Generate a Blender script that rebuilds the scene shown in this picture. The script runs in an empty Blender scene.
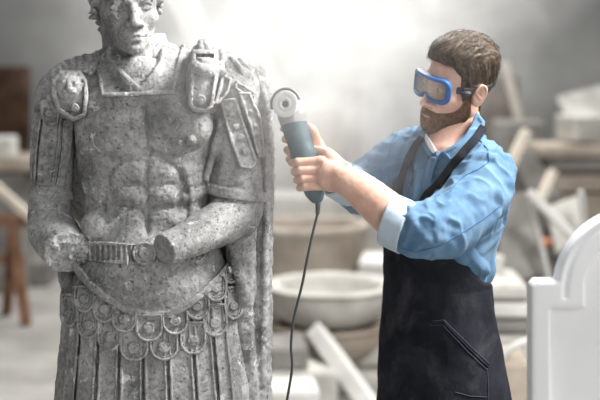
import bpy, math, random
import numpy as np
from mathutils import Vector, Matrix
rng = np.random.RandomState(7)
random.seed(7)
SC = bpy.context.scene
COL = SC.collection
FPX = 600 * 70.0 / 36.0          # focal length in pixels of the 600 x 400 frame
CH = 1.40                        # height of the middle row at 2.8 m
HY = 70.0                        # row of the horizon (the lens is shifted)
CAMZ = CH + (200 - HY) * 2.8 / FPX   # camera height, about 1.71 m
f4 = np.float32

def P(px, py, Y):
    """photo point at distance Y -> world"""
    return np.array([(px - 300.0) / FPX * Y, Y, CAMZ + (HY - py) / FPX * Y])

def V3(*a): return np.array(a, dtype=float)

# ------------------------------------------------------------------ sdf
def smin(a, b, k):
    if k <= 0: return np.minimum(a, b)
    h = np.maximum(k - np.abs(a - b), 0) / k
    return np.minimum(a, b) - h * h * k * 0.25
def smax(a, b, k): return -smin(-a, -b, k)

def cap(a, b, ra, rb):
    a = np.array(a, float); b = np.array(b, float)
    def f(X, Y, Z):
        d = b - a; L = float(d @ d) + 1e-12
        t = np.clip(((X - a[0]) * d[0] + (Y - a[1]) * d[1] + (Z - a[2]) * d[2]) / L, 0, 1)
        return np.sqrt((X - a[0] - t * d[0]) ** 2 + (Y - a[1] - t * d[1]) ** 2 + (Z - a[2] - t * d[2]) ** 2) - (ra + (rb - ra) * t)
    r = max(ra, rb)
    return f, np.minimum(a, b) - r, np.maximum(a, b) + r

def ell(c, r, R=None):
    c = np.array(c, float); r = np.array(r, float)
    def f(X, Y, Z):
        x, y, z = X - c[0], Y - c[1], Z - c[2]
        if R is not None:
            x, y, z = (R[0][0]*x + R[1][0]*y + R[2][0]*z, R[0][1]*x + R[1][1]*y + R[2][1]*z, R[0][2]*x + R[1][2]*y + R[2][2]*z)
        k0 = np.sqrt((x/r[0])**2 + (y/r[1])**2 + (z/r[2])**2)
        k1 = np.sqrt((x/r[0]**2)**2 + (y/r[1]**2)**2 + (z/r[2]**2)**2) + 1e-9
        return k0 * (k0 - 1) / k1
    m = r if R is None else np.array([r.max()] * 3)
    return f, c - m, c + m

def box(c, h, R=None, rd=0.003):
    c = np.array(c, float); h = np.array(h, float)
    def f(X, Y, Z):
        x, y, z = X - c[0], Y - c[1], Z - c[2]
        if R is not None:
            x, y, z = (R[0][0]*x + R[1][0]*y + R[2][0]*z, R[0][1]*x + R[1][1]*y + R[2][1]*z, R[0][2]*x + R[1][2]*y + R[2][2]*z)
        qx, qy, qz = np.abs(x) - h[0] + rd, np.abs(y) - h[1] + rd, np.abs(z) - h[2] + rd
        return np.sqrt(np.maximum(qx,0)**2 + np.maximum(qy,0)**2 + np.maximum(qz,0)**2) + np.minimum(np.maximum(qx, np.maximum(qy, qz)), 0) - rd
    m = h if R is None else np.array([np.linalg.norm(h)] * 3)
    return f, c - m, c + m

def loft(secs, n=2.4):
    """secs: (z, cx, cy, a, b) rising or falling in z; rounded ends"""
    s = np.array(sorted(secs), float)
    def f(X, Y, Z):
        z = Z.ravel()
        cx, cy, a, b = [np.interp(z, s[:, 0], s[:, i]).reshape(Z.shape).astype(f4) for i in (1, 2, 3, 4)]
        rho = ((np.abs(X - cx) / a) ** n + (np.abs(Y - cy) / b) ** n + 1e-9) ** (1.0 / n)
        g = np.sqrt(((X - cx) / (a*a)) ** 2 + ((Y - cy) / (b*b)) ** 2) + 1e-6
        d = (rho - 1) * np.clip(rho / g, np.minimum(a, b) * .5, np.maximum(a, b))
        e = np.maximum(s[0, 0] - Z, Z - s[-1, 0])
        return np.maximum(d, e)
    lo = np.array([(s[:,1]-s[:,3]).min(), (s[:,2]-s[:,4]).min(), s[0,0]])
    hi = np.array([(s[:,1]+s[:,3]).max(), (s[:,2]+s[:,4]).max(), s[-1,0]])
    return f, lo, hi

def smooth_path(pts, n=6):
    """Catmull-Rom through rows of (x,y,z,r...)"""
    p = np.array(pts, float)
    if len(p) < 3: return p
    q = np.vstack([2*p[0]-p[1], p, 2*p[-1]-p[-2]])
    out = []
    for i in range(1, len(q) - 2):
        for t in np.linspace(0, 1, n, endpoint=False):
            a, b, c, d = q[i-1], q[i], q[i+1], q[i+2]
            out.append(0.5*((2*b) + (-a+c)*t + (2*a-5*b+4*c-d)*t*t + (-a+3*b-3*c+d)*t**3))
    out.append(p[-1])
    return np.array(out)

class Field:
    def __init__(s, lo, hi, h):
        s.lo = np.array(lo, float); s.h = h
        s.n = np.maximum(np.ceil((np.array(hi, float) - s.lo) / h).astype(int) + 1, 4)
        s.D = np.full(tuple(s.n), 1.0, dtype=f4)
        s.ax = [(s.lo[i] + np.arange(s.n[i]) * h).astype(f4) for i in range(3)]
    def win(s, lo, hi, pad):
        i0 = np.clip(np.floor((np.array(lo) - pad - s.lo) / s.h).astype(int), 0, s.n - 1)
        i1 = np.clip(np.ceil((np.array(hi) + pad - s.lo) / s.h).astype(int) + 1, 1, s.n)
        if (i1 <= i0).any(): return None
        sl = tuple(slice(a, b) for a, b in zip(i0, i1))
        return sl, s.ax[0][sl[0]].reshape(-1,1,1), s.ax[1][sl[1]].reshape(1,-1,1), s.ax[2][sl[2]].reshape(1,1,-1)
    def add(s, prim, k=0.0, pad=0.022):
        f, lo, hi = prim; w = s.win(lo, hi, k + pad)
        if w is None: return s
        sl, X, Y, Z = w
        s.D[sl] = smin(s.D[sl], f(X, Y, Z).astype(f4), k); return s
    def sub(s, prim, k=0.0):
        f, lo, hi = prim; w = s.win(lo, hi, k + 0.01)
        if w is None: return s
        sl, X, Y, Z = w
        s.D[sl] = smax(s.D[sl], -f(X, Y, Z).astype(f4), k); return s
    def cut(s, fn, k=0.0):
        """keep where fn<0"""
        X, Y, Z = s.ax[0].reshape(-1,1,1), s.ax[1].reshape(1,-1,1), s.ax[2].reshape(1,1,-1)
        s.D = smax(s.D, fn(X, Y, Z).astype(f4), k); return s
    def tube(s, pts, k=0.0, sm=5, sub=False):
        p = smooth_path(pts, sm) if sm else np.array(pts, float)
        for a, b in zip(p[:-1], p[1:]):
            (s.sub if sub else s.add)(cap(a[:3], b[:3], a[3], b[3]), k)
        return s
    def crop(s, lo, hi):
        w = s.win(lo, hi, 0); sl = w[0]
        g = Field.__new__(Field); g.h = s.h; g.D = s.D[sl].copy()
        g.lo = np.array([s.ax[i][sl[i].start] for i in range(3)], float)
        g.n = np.array(g.D.shape); g.ax = [s.ax[i][sl[i]] for i in range(3)]
        return g
    def mesh(s, one=True):
        v, q = nets(s.D, s.lo, s.h)
        return largest(v, q) if one else (v, q)

def nets(D, lo, h):
    """naive surface nets: returns verts, quads"""
    D = np.pad(D, 1, constant_values=1.0); lo = np.array(lo) - h
    S = D < 0
    nx, ny, nz = D.shape
    c = np.zeros((nx-1, ny-1, nz-1), np.int8)
    for i in (0,1):
        for j in (0,1):
            for k in (0,1):
                c += S[i:nx-1+i, j:ny-1+j, k:nz-1+k]
    act = np.argwhere((c > 0) & (c < 8))
    if len(act) == 0: return np.zeros((0,3)), np.zeros((0,4), int)
    idx = np.full(c.shape, -1, np.int32)
    idx[act[:,0], act[:,1], act[:,2]] = np.arange(len(act))
    acc = np.zeros((len(act), 3)); cnt = np.zeros(len(act))
    co = np.array([(i,j,k) for i in (0,1) for j in (0,1) for k in (0,1)])
    val = [D[act[:,0]+o[0], act[:,1]+o[1], act[:,2]+o[2]].astype(float) for o in co]
    for a in range(8):
        for b in range(a+1, 8):
            if np.abs(co[a]-co[b]).sum() != 1: continue
            va, vb = val[a], val[b]
            m = (va < 0) != (vb < 0)
            t = va[m] / (va[m] - vb[m])
            acc[m] += co[a] + t[:,None] * (co[b]-co[a]); cnt[m] += 1
    v = lo + (act + acc / cnt[:,None]) * h
    quads = []
    for ax in range(3):
        sl0 = [slice(None)]*3; sl1 = [slice(None)]*3
        sl0[ax] = slice(0,-1); sl1[ax] = slice(1,None)
        A, B = S[tuple(sl0)], S[tuple(sl1)]
        e = np.argwhere(A != B)
        o = [i for i in range(3) if i != ax]
        e = e[(e[:,o[0]]>0)&(e[:,o[1]]>0)&(e[:,o[0]]<D.shape[o[0]]-1)&(e[:,o[1]]<D.shape[o[1]]-1)]
        ins = A[e[:,0], e[:,1], e[:,2]]
        q = []
        for d0, d1 in ((-1,-1),(0,-1),(0,0),(-1,0)):
            g = e.copy(); g[:,o[0]] += d0; g[:,o[1]] += d1
            q.append(idx[g[:,0], g[:,1], g[:,2]])
        q = np.stack(q, 1)
        flip = ins if ax != 1 else ~ins
        q[~flip] = q[~flip][:, ::-1]
        quads.append(q)
    return v, np.vstack(quads)

# ---- cheap value noise (numpy) for sculpted displacement
_perm = rng.rand(64, 64, 64).astype(f4)
def vnoise(p):
    p = np.asarray(p, float); i = np.floor(p).astype(int); f = p - i; f = f*f*(3-2*f)
    r = 0
    for a in (0,1):
        for b in (0,1):
            for c in (0,1):
                w = (f[...,0] if a else 1-f[...,0])*(f[...,1] if b else 1-f[...,1])*(f[...,2] if c else 1-f[...,2])
                r = r + w * _perm[(i[...,0]+a)%64, (i[...,1]+b)%64, (i[...,2]+c)%64]
    return r * 2 - 1
def fbm(p, o=3):
    r = 0; a = 1.0
    for k in range(o):
        r = r + a * vnoise(np.asarray(p) * 2**k + 11.3*k); a *= .5
    return r
def largest(v, q):
    n = len(v); lab = np.arange(n)
    if n == 0: return v, q
    while True:
        m = lab[q].min(1); new = lab.copy()
        for i in range(q.shape[1]): np.minimum.at(new, q[:, i], m)
        np.minimum.at(new, lab, new)
        new = new[new]; new = new[new]
        if (new == lab).all(): break
        lab = new
    cnt = np.bincount(lab, minlength=n); keep = lab == cnt.argmax()
    idx = np.cumsum(keep) - 1
    return v[keep], idx[q[keep[q[:, 0]]]]
def vnormals(v, q):
    n = np.cross(v[q[:,2]] - v[q[:,0]], v[q[:,3 if q.shape[1] == 4 else 1]] - v[q[:,1 if q.shape[1] == 4 else 0]])
    out = np.zeros_like(v)
    for i in range(q.shape[1]): np.add.at(out, q[:,i], n)
    return out / (np.linalg.norm(out, axis=1, keepdims=True) + 1e-12)
def relax(v, q, it=1, w=.5):
    for _ in range(it):
        s = np.zeros_like(v); c = np.zeros(len(v))
        for i in range(4):
            a, b = q[:, i], q[:, (i+1) % 4]
            np.add.at(s, a, v[b]); np.add.at(s, b, v[a]); np.add.at(c, a, 1); np.add.at(c, b, 1)
        v = v * (1-w) + w * s / np.maximum(c, 1)[:, None]
    return v

# ------------------------------------------------------------------ objects
def mesh_obj(name, verts, faces, mat, parent=None, smooth=True, world=True):
    me = bpy.data.meshes.new(name)
    verts = np.asarray(verts, float)
    if parent is not None and world:
        verts = verts - np.array(PLOC[parent.name])
    if isinstance(faces, np.ndarray) and len(faces):
        k = faces.shape[1]
        me.vertices.add(len(verts)); me.vertices.foreach_set('co', verts.astype(f4).ravel())
        me.loops.add(len(faces)*k); me.loops.foreach_set('vertex_index', faces.astype(np.int32).ravel())
        me.polygons.add(len(faces)); me.polygons.foreach_set('loop_start', (np.arange(len(faces))*k).astype(np.int32))
        me.polygons.foreach_set('loop_total', np.full(len(faces), k, np.int32))
        me.update(calc_edges=True); me.validate()
    else:
        me.from_pydata([tuple(x) for x in verts], [], [tuple(int(j) for j in x) for x in faces]); me.update()
    if smooth: me.polygons.foreach_set('use_smooth', np.ones(len(me.polygons), bool))
    me.materials.append(mat)
    o = bpy.data.objects.new(name, me); COL.objects.link(o)
    if parent is not None: o.parent = parent
    PLOC[o.name] = PLOC[parent.name] if parent is not None else (0,0,0)
    return o
PLOC = {}
def tag(o, label=None, cat=None, group=None, kind=None):
    if label: o['label'] = label
    if cat: o['category'] = cat
    if group: o['group'] = group
    if kind: o['kind'] = kind
    return o
def thing(name, loc, label, cat, group=None, kind=None):
    o = bpy.data.objects.new(name, None); COL.objects.link(o); o.location = loc
    o.empty_display_size = .1
    PLOC[o.name] = tuple(float(x) for x in loc)
    return tag(o, label, cat, group, kind)
def rot(ax, deg): return np.array(Matrix.Rotation(math.radians(deg), 3, ax))
def frame_from(d, up=(0,0,1)):
    """matrix with columns x,y,z; y along d"""
    d = np.array(d, float); d /= np.linalg.norm(d)
    x = np.cross(d, up); x /= np.linalg.norm(x)
    return np.stack([x, d, np.cross(x, d)], 1)
class MB:
    """collects boxes, tubes and lathes in one mesh"""
    def __init__(s): s.v = []; s.f = []; s.n = 0
    def put(s, v, f):
        s.v.append(np.asarray(v, float)); s.f += [tuple(i + s.n for i in q) for q in f]; s.n += len(v); return s
    def tube(s, pts, seg=10, sm=5, ends=True, flat=None):
        p = smooth_path(pts, sm) if sm else np.array(pts, float)
        vs = []; fs = []
        up = V3(0,0,1); 
        t = np.gradient(p[:, :3], axis=0); t /= np.linalg.norm(t, axis=1, keepdims=True) + 1e-12
        x = np.cross(t[0], up)
        if np.linalg.norm(x) < 1e-3: x = np.cross(t[0], V3(0,1,0))
        for i in range(len(p)):
            x = x - t[i] * (x @ t[i]); x /= np.linalg.norm(x); y = np.cross(t[i], x)
            for k in range(seg):
                a = 2*math.pi*k/seg
                vs.append(p[i,:3] + p[i,3]*(math.cos(a)*x + math.sin(a)*y*(flat or 1)))
        for i in range(len(p)-1):
            for k in range(seg):
                a, b = i*seg+k, i*seg+(k+1)%seg
                fs.append((a, b, b+seg, a+seg))
        if ends:
            fs.append(tuple(range(seg))[::-1]); fs.append(tuple(range((len(p)-1)*seg, len(p)*seg)))
        return s.put(vs, fs)
    def box(s, c, h, R=None, bev=.004):
        h = np.array(h, float); bev = min(bev, h.min()*.6)
        # chamfered box
        vs = []; 
        idx = {}
        for sx in (-1,1):
            for sy in (-1,1):
                for sz in (-1,1):
                    for a in range(3):
                        q = h - bev; q[a] = h[a]
                        idx[(sx,sy,sz,a)] = len(vs); vs.append(np.array([sx,sy,sz])*q)
        fs = []
        for a in range(3):
            o = [i for i in range(3) if i != a]
            for sg in (-1,1):
                ring = []
                for (u, w) in ((-1,-1),(1,-1),(1,1),(-1,1)):
                    k = [0,0,0]; k[a] = sg; k[o[0]] = u; k[o[1]] = w; ring.append(idx[(*k, a)])
                fs.append(ring)
        for a in range(3):
            o = [i for i in range(3) if i != a]
            for u in (-1,1):
                for w in (-1,1):
                    ks = []
                    for sg in (-1,1):
                        k = [0,0,0]; k[a] = sg; k[o[0]] = u; k[o[1]] = w; ks.append(tuple(k))
                    fs.append([idx[(*ks[0],o[0])], idx[(*ks[1],o[0])], idx[(*ks[1],o[1])], idx[(*ks[0],o[1])]])
        for sx in (-1,1):
            for sy in (-1,1):
                for sz in (-1,1): fs.append([idx[(sx,sy,sz,a)] for a in range(3)])
        vs = np.array(vs)
        out = []
        for f in fs:   # orient outward
            p = vs[f]; n = np.cross(p[1]-p[0], p[2]-p[0])
            out.append(tuple(f) if n @ p.mean(0) > 0 else tuple(f[::-1]))
        if R is not None: vs = vs @ np.array(R).T
        return s.put(vs + np.array(c), out)
    def lathe(s, prof, c, R=None, seg=28, sx=1, sy=1):
        vs = []; fs = []; m = len(prof)
        for k in range(seg):
            a = 2*math.pi*k/seg
            for r, z in prof: vs.append((r*math.cos(a)*sx, r*math.sin(a)*sy, z))
        for k in range(seg):
            for j in range(m-1):
                a, b = k*m+j, ((k+1)%seg)*m+j
                fs.append((a, b, b+1, a+1))
        vs = np.array(vs)
        if R is not None: vs = vs @ np.array(R).T
        return s.put(vs + np.array(c), fs)
    def build(s, name, mat, parent=None, smooth=False):
        return mesh_obj(name, np.vstack(s.v), s.f, mat, parent, smooth)

# ---- prisms along a polygon seen from the front, cut out of the shell of a field
def proj(X, Y, Z): return 300 + X / Y * FPX, HY - (Z - CAMZ) / Y * FPX
def poly_sdf(U, W, poly):
    p = np.array(poly, float); n = len(p)
    d = np.full(U.shape, 1e9, f4); sgn = np.ones(U.shape, f4)
    j = n - 1
    for i in range(n):
        ex, ey = p[j] - p[i]
        wx, wy = U - p[i,0], W - p[i,1]
        t = np.clip((wx*ex + wy*ey) / (ex*ex+ey*ey+1e-9), 0, 1)
        d = np.minimum(d, (wx - ex*t)**2 + (wy - ey*t)**2)
        c1 = W >= p[i,1]; c2 = W < p[j,1]; c3 = ex*wy > ey*wx
        m = (c1 & c2 & c3) | (~c1 & ~c2 & ~c3)
        sgn = np.where(m, -sgn, sgn); j = i
    return np.sqrt(d) * sgn
PX = 0.0024
def shell_win(base, poly, ylim, pad=.03):
    p = np.array(poly, float)
    u0, w0 = p.min(0) - 3; u1, w1 = p.max(0) + 3
    c = np.array([P(u, w, y) for u in (u0,u1) for w in (w0,w1) for y in ylim])
    g = base.crop(c.min(0) - .004, c.max(0) + .004)
    X, Y, Z = g.ax[0].reshape(-1,1,1), g.ax[1].reshape(1,-1,1), g.ax[2].reshape(1,1,-1)
    U, W = proj(X, Y, Z)
    W = np.broadcast_to(W, g.D.shape); U = np.broadcast_to(U, g.D.shape)
    return g, U, W
def plate(base, poly, h, ylim, rim=0, rimw=1.6, inner=0, depth=.012, k=.003, discs=(), noise=0):
    """a plate of thickness h lying on base inside poly (px); rim = extra height of its border"""
    g, U, W = shell_win(base, poly, ylim)
    B = g.D
    s = poly_sdf(U, W, poly) * PX
    d = smax(s, B - h, k)
    if rim:
        r = np.abs(s + rimw*PX) - rimw*PX
        d = smin(d, smax(r, B - h - rim, k), .002)
    if inner:
        r = np.abs(s + (rimw*3.2)*PX) - rimw*.55*PX
        d = smin(d, smax(r, B - h - rim*.6, k), .002)
    for (u, w, r, hh) in discs:
        q = (np.sqrt((U-u)**2 + (W-w)**2) - r) * PX
        d = smin(d, smax(q, B - h - hh, k*1.3), .002)
        if r > 3.4:
            q = (np.abs(np.sqrt((U-u)**2 + (W-w)**2) - r*.55) - .5)*PX
            d = smax(d, -smax(q, -(B - h - hh + .002), .001), .001)
    d = np.maximum(d, -(B + depth))
    g.D = d.astype(f4)
    return g
def carve(field, base, pts, w, dep, ylim, k=.004):
    """groove along px polyline"""
    p = np.array(pts, float)
    g, U, W = shell_win(base, p, ylim)
    d = np.full(U.shape, 1e9, f4)
    for a, b in zip(p[:-1], p[1:]):
        e = b - a; t = np.clip(((U-a[0])*e[0] + (W-a[1])*e[1]) / (e@e), 0, 1)
        d = np.minimum(d, np.sqrt((U-a[0]-t*e[0])**2 + (W-a[1]-t*e[1])**2))
    q = smax((d - w) * PX, -(g.D + dep), k)
    sl = field.win([g.ax[i][0] for i in range(3)], [g.ax[i][-1] for i in range(3)], -1e-6)
    i0 = [int(round((g.lo[i]-field.lo[i])/field.h)) for i in range(3)]
    sl = tuple(slice(i0[i], i0[i]+g.D.shape[i]) for i in range(3))
    field.D[sl] = smax(field.D[sl], -q, k)

from mathutils.bvhtree import BVHTree
def bvh_of(objs):
    V = []; F = []; n = 0
    for o in objs:
        off = np.array(PLOC[o.name]) ; vs = np.empty(len(o.data.vertices)*3, f4); o.data.vertices.foreach_get('co', vs)
        V.append(vs.reshape(-1,3) + off); F += [tuple(i+n for i in p.vertices) for p in o.data.polygons]; n += len(o.data.vertices)
    return BVHTree.FromPolygons(np.vstack(V).tolist(), F)
def seam_on(bvh, line, r, name, mat, parent, lift=.0005, seg=6, label=None, dens=3.0):
    """a thread or welt that follows the surface under the given photo line"""
    p = np.array(line, float); pts = []
    for a, b in zip(p[:-1], p[1:]):
        k = max(int(np.linalg.norm(b-a)/dens), 1)
        for t in range(k): pts.append(a + (b-a)*t/k)
    pts.append(p[-1]); out = []; org = Vector((0,0,CAMZ))
    for u, w in pts:
        d = Vector(P(u, w, 1.0)) - org
        h = bvh.ray_cast(org, d.normalized())
        if h[0] is None: continue
        n = h[1] if h[1].dot(d) < 0 else -h[1]
        q = h[0] + n*lift
        if out and abs(q.y - out[-1][1]) > .03: break
        out.append((q.x, q.y, q.z, r))
    if len(out) < 2: print('no seam', name, line[0]); return
    o = MB().tube(out, seg, 2).build(name, mat, parent, True)
    if label: o['label'] = label
    return o
# ------------------------------------------------------------------ materials
def mat_new(name, rough=.8, spec=.3):
    m = bpy.data.materials.new(name); m.use_nodes = True
    nt = m.node_tree; b = nt.nodes['Principled BSDF']
    b.inputs['Roughness'].default_value = rough
    b.inputs['Specular IOR Level'].default_value = spec
    return m, nt, b
def nd(nt, t, **kw):
    n = nt.nodes.new(t)
    for k, v in kw.items():
        if k in n.inputs: n.inputs[k].default_value = v
        else: setattr(n, k, v)
    return n
def ramp(nt, src, stops):
    r = nt.nodes.new('ShaderNodeValToRGB')
    e = r.color_ramp.elements
    while len(e) < len(stops): e.new(.5)
    for i, (p, c) in enumerate(stops):
        e[i].position = p; e[i].color = (*c, 1) if len(c) == 3 else c
    nt.links.new(src, r.inputs[0]); return r.outputs[0]
def mix(nt, fac, a, b, mode='MIX'):
    n = nt.nodes.new('ShaderNodeMix'); n.data_type = 'RGBA'; n.blend_type = mode
    if isinstance(fac, (int, float)): n.inputs[0].default_value = fac
    else: nt.links.new(fac, n.inputs[0])
    for i, x in ((6, a), (7, b)):
        if isinstance(x, tuple): n.inputs[i].default_value = (*x, 1) if len(x) == 3 else x
        else: nt.links.new(x, n.inputs[i])
    return n.outputs[2]
def noise(nt, scale, detail=4, rough=.6, vec=None, out='Fac', dist=0):
    n = nd(nt, 'ShaderNodeTexNoise', Scale=scale, Detail=detail, Roughness=rough, Distortion=dist)
    if vec is None: vec = coord(nt)
    nt.links.new(vec, n.inputs['Vector']); return n.outputs[out]
def coord(nt, sc=None, rotz=(0,0,0)):
    for n in nt.nodes:
        if n.type == 'TEX_COORD': c = n; break
    else: c = nt.nodes.new('ShaderNodeTexCoord')
    o = c.outputs['Object']
    if sc is None: return o
    m = nd(nt, 'ShaderNodeMapping'); m.inputs['Scale'].default_value = sc; m.inputs['Rotation'].default_value = rotz
    nt.links.new(o, m.inputs[0]); return m.outputs[0]
def bump(nt, b, h, strength=.5, dist=.002, prev=None):
    n = nd(nt, 'ShaderNodeBump', Strength=strength, Distance=dist)
    nt.links.new(h, n.inputs['Height'])
    if prev: nt.links.new(prev, n.inputs['Normal'])
    nt.links.new(n.outputs[0], b.inputs['Normal']); return n.outputs[0]

def stone_mat(name, dark, mid, light, chips=(.62,.62,.6), sc=1.0, chip_pos=.632, pit=.6):
    m, nt, b = mat_new(name, .9, .2)
    n1 = noise(nt, 7*sc, 6, .65); n2 = noise(nt, 60*sc, 5, .7); n3 = noise(nt, 260*sc, 4, .75)
    c1 = ramp(nt, n1, [(.36, dark), (.5, mid), (.64, light)])
    c2 = ramp(nt, n2, [(.3, (.6,.6,.6)), (.5, (.97,.97,.97)), (.72, (1.22,1.22,1.22))])
    c = mix(nt, 1.0, c1, c2, 'MULTIPLY')
    n4 = noise(nt, 22*sc, 7, .72, dist=.6)
    f = ramp(nt, n4, [(chip_pos-.04, (0,0,0)), (chip_pos, (1,1,1))])
    c = mix(nt, f, c, chips)
    n5 = noise(nt, 170*sc, 4, .65)
    f2 = ramp(nt, n5, [(.63, (0,0,0)), (.68, (1,1,1))])
    c = mix(nt, f2, c, chips)
    n6 = noise(nt, 150*sc, 4, .7, dist=.4)
    f3 = ramp(nt, n6, [(.34, (1,1,1)), (.42, (0,0,0))])
    c = mix(nt, f3, c, tuple(x*.7 for x in dark))
    nt.links.new(c, b.inputs['Base Color'])
    h = mix(nt, .5, n2, n3)
    hb = mix(nt, .35, mix(nt, .4, h, f2), mix(nt, 1.0, (1,1,1), f3, 'SUBTRACT'))
    bump(nt, b, hb, pit*1.3, .005)
    return m
M = {}
M['statue'] = stone_mat('weathered_statue_stone', (.20,.20,.196), (.36,.357,.35), (.52,.515,.505))
M['break'] = stone_mat('broken_stone', (.36,.36,.355), (.5,.5,.49), (.62,.62,.61), chip_pos=.6, pit=1.0)
# ------------------------------------------------------------------ heads
def head_field(h=.0018, statue=False):
    F = Field((-.1,-.14,-.24), (.1,.135,.14), h)
    F.add(ell((0,.018,.038), (.0755,.097,.083)))
    F.add(ell((0,-.03,-.022), (.061,.062,.082)), .03)
    F.add(ell((0,-.038,-.070), (.042,.046,.038)), .02)
    for s in (-1,1):
        F.add(cap((s*.048,.0,-.055), (s*.014,-.076,-.100), .014, .012), .02)
        F.add(ell((s*.043,-.056,-.03), (.021,.022,.018)), .02)
        F.add(cap((s*.046,-.074,.022), (s*.014,-.089,.018), .008, .009), .014)
    F.add(ell((0,-.083,-.103), (.017,.014,.014)), .014)
    F.add(ell((0,-.082,-.074), (.026,.018,.018)), .02)
    for s in (-1,1): F.sub(ell((s*.030,-.0975,.001), (.018,.018,.0125)), .008)
    F.add(cap((0,-.089,.012), (0,-.105,-.030), .0068, .0085), .008)
    F.add(ell((0,-.111,-.041), (.0105,.0105,.009)), .006)
    for s in (-1,1):
        F.add(ell((s*.0125,-.1,-.0445), (.0065,.009,.0068)), .005)
        F.sub(ell((s*.0065,-.104,-.0525), (.003,.005,.003)), .002)
        F.add(ell((s*.031,-.0745,-.001), (.0145,.0135,.0125)), .001)
        up = [(s*(.031+.0165*t), -.0745-.0125*math.sqrt(max(0,1-t*t*.75)), -.0005+.0085*(1-t*t), .0026) for t in (-1,-.5,0,.5,1)]
        F.tube(up, .002, 3)
        dn = [(s*(.031+.0165*t), -.0745-.0118*math.sqrt(max(0,1-t*t*.75)), -.0015-.0075*(1-t*t), .0020) for t in (-1,-.5,0,.5,1)]
        F.tube(dn, .003, 3)
        F.add(cap((s*.017,-.095,-.042), (s*.03,-.078,-.068), .004, .003), .010)
    F.tube([(-.023,-.079,-.0755,.002),(-.011,-.092,-.0715,.0042),(-.003,-.0965,-.0700,.0048),(.003,-.0965,-.0700,.0048),(.011,-.092,-.0715,.0042),(.023,-.079,-.0755,.002)], .004, 3)
    F.tube([(-.020,-.080,-.0775,.002),(-.009,-.0905,-.0815,.005),(.009,-.0905,-.0815,.005),(.020,-.080,-.0775,.002)], .004, 3)
    gr_ = .0022 if statue else .0012
    F.tube([(-.025,-.083,-.0762,.0011),(-.008,-.1,-.0755,gr_),(0,-.1,-.0765,gr_),(.008,-.1,-.0755,gr_),(.025,-.083,-.0762,.0011)], .001, 3, sub=True)
    if statue:
        for s in (-1,1): F.sub(cap((s*.012,-.098,-.035),(s*.034,-.086,-.066),.0018,.0014), .004)
    if statue:
        F.add(cap((0,-.090,.014), (0,-.112,-.034), .0085, .0105), .008); F.add(ell((0,-.116,-.042), (.0125,.0115,.0105)), .006)
        for s in (-1,1): F.add(ell((s*.0155,-.103,-.0455), (.0075,.010,.0078)), .004)
        F.tube([(-.029,-.076,-.0765,.003),(-.012,-.094,-.0715,.0058),(0,-.099,-.0705,.0058),(.012,-.094,-.0715,.0058),(.029,-.076,-.0765,.003)], .003, 3)
        F.tube([(-.024,-.080,-.080,.003),(-.010,-.093,-.083,.0068),(.010,-.093,-.083,.0068),(.024,-.080,-.080,.003)], .003, 3)
        F.tube([(-.030,-.084,-.0768,.0016),(-.010,-.104,-.0765,.0022),(.010,-.104,-.0765,.0022),(.030,-.084,-.0768,.0016)], .001, 3, sub=True)
        for s in (-1,1):
            F.add(cap((s*.050,-.074,.024), (s*.013,-.094,.017), .010, .010), .008)
            F.sub(ell((s*.031,-.0905,-.0005),(.0035,.003,.0035)),.001)
    F.sub(ell((0,-.104,-.0925), (.015,.010,.005)), .008)
    for s in (-1,1):
        if statue:
            F.add(ell((s*.072,.012,.004), (.008,.014,.022)), .004); continue
        R = rot('X', -12) @ rot('Z', s*-18)
        F.add(ell((s*.077,.016,-.010), (.0075,.018,.031), R), .004)
        F.add(cap((s*.071,.004,-.012), (s*.071,.006,-.03), .006, .006), .004)
        F.sub(ell((s*.084,.010,-.006), (.0065,.0095,.019), R), .003)
        F.tube([(s*.083,-.002,.004,.0028),(s*.086,.012,.02,.003),(s*.087,.030,.012,.0032),(s*.086,.032,-.008,.0028),(s*.080,.020,-.034,.004)], .002, 4)
        F.add(cap((s*.079,.006,-.005),(s*.081,.017,-.017),.003,.004),.003)
    return F
def neck_to(F, a, b, ra, rb, k=.03): F.add(cap(a, b, ra, rb), k)
def xform(v, R, t, s=1.0): return (np.asarray(v) * s) @ np.asarray(R).T + np.asarray(t)

# ------------------------------------------------------------------ statue
SY = 2.80
def S(px, py, dy=0.0, r=None):
    p = P(px, py, SY + dy)
    return p if r is None else (*p, r * (SY + dy) / FPX)
def sec(y, xl, xr, b, cy=0.0):
    return (CH + (200-y)*PX, ((xl+xr)/2-300)*PX, SY + cy, (xr-xl)/2*PX, b)
YL = (SY - .24, SY + .01)
HS = .0025
plinth_z = .16
statue = thing('statue', (P(150,200,SY)[0], SY + .03, 0), 'weathered grey stone statue of a soldier in muscle armour with broken-off forearms', 'statue')

# --- armour base
lo = (P(20,20,SY)[0], SY-.27, CH-.33); hi = (P(290,20,SY)[0], SY+.2, CH+.40)
C0 = Field(lo, hi, HS)
C0.add(loft([sec(48,108,182,.06,.03), sec(58,84,206,.08,.02), sec(75,74,222,.102,.01), sec(95,74,220,.118,0), sec(125,77,214,.122,0), sec(160,80,210,.115,0), sec(200,86,206,.105,0),
    sec(235,87,208,.107,0), sec(262,80,218,.122,0), sec(290,72,232,.135,.005), sec(325,66,240,.14,.01)], 2.3))
C0.add(ell(S(112,126,-.075), (32*PX,.044,24*PX), rot('Y',-8)), .02)
C0.add(ell(S(179,124,-.078), (31*PX,.044,24*PX), rot('Y',8)), .02)
for (x1,x2,y,r) in ((131,161,172,12),(131,161,196,11.5),(131,162,220,12)):
    for x in (x1,x2): C0.add(ell(S(x, y, -.098), (15*PX,.018,r*PX)), .010)
C0.add(ell(S(146,262,-.105), (36*PX,.045,30*PX)), .03)
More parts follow.
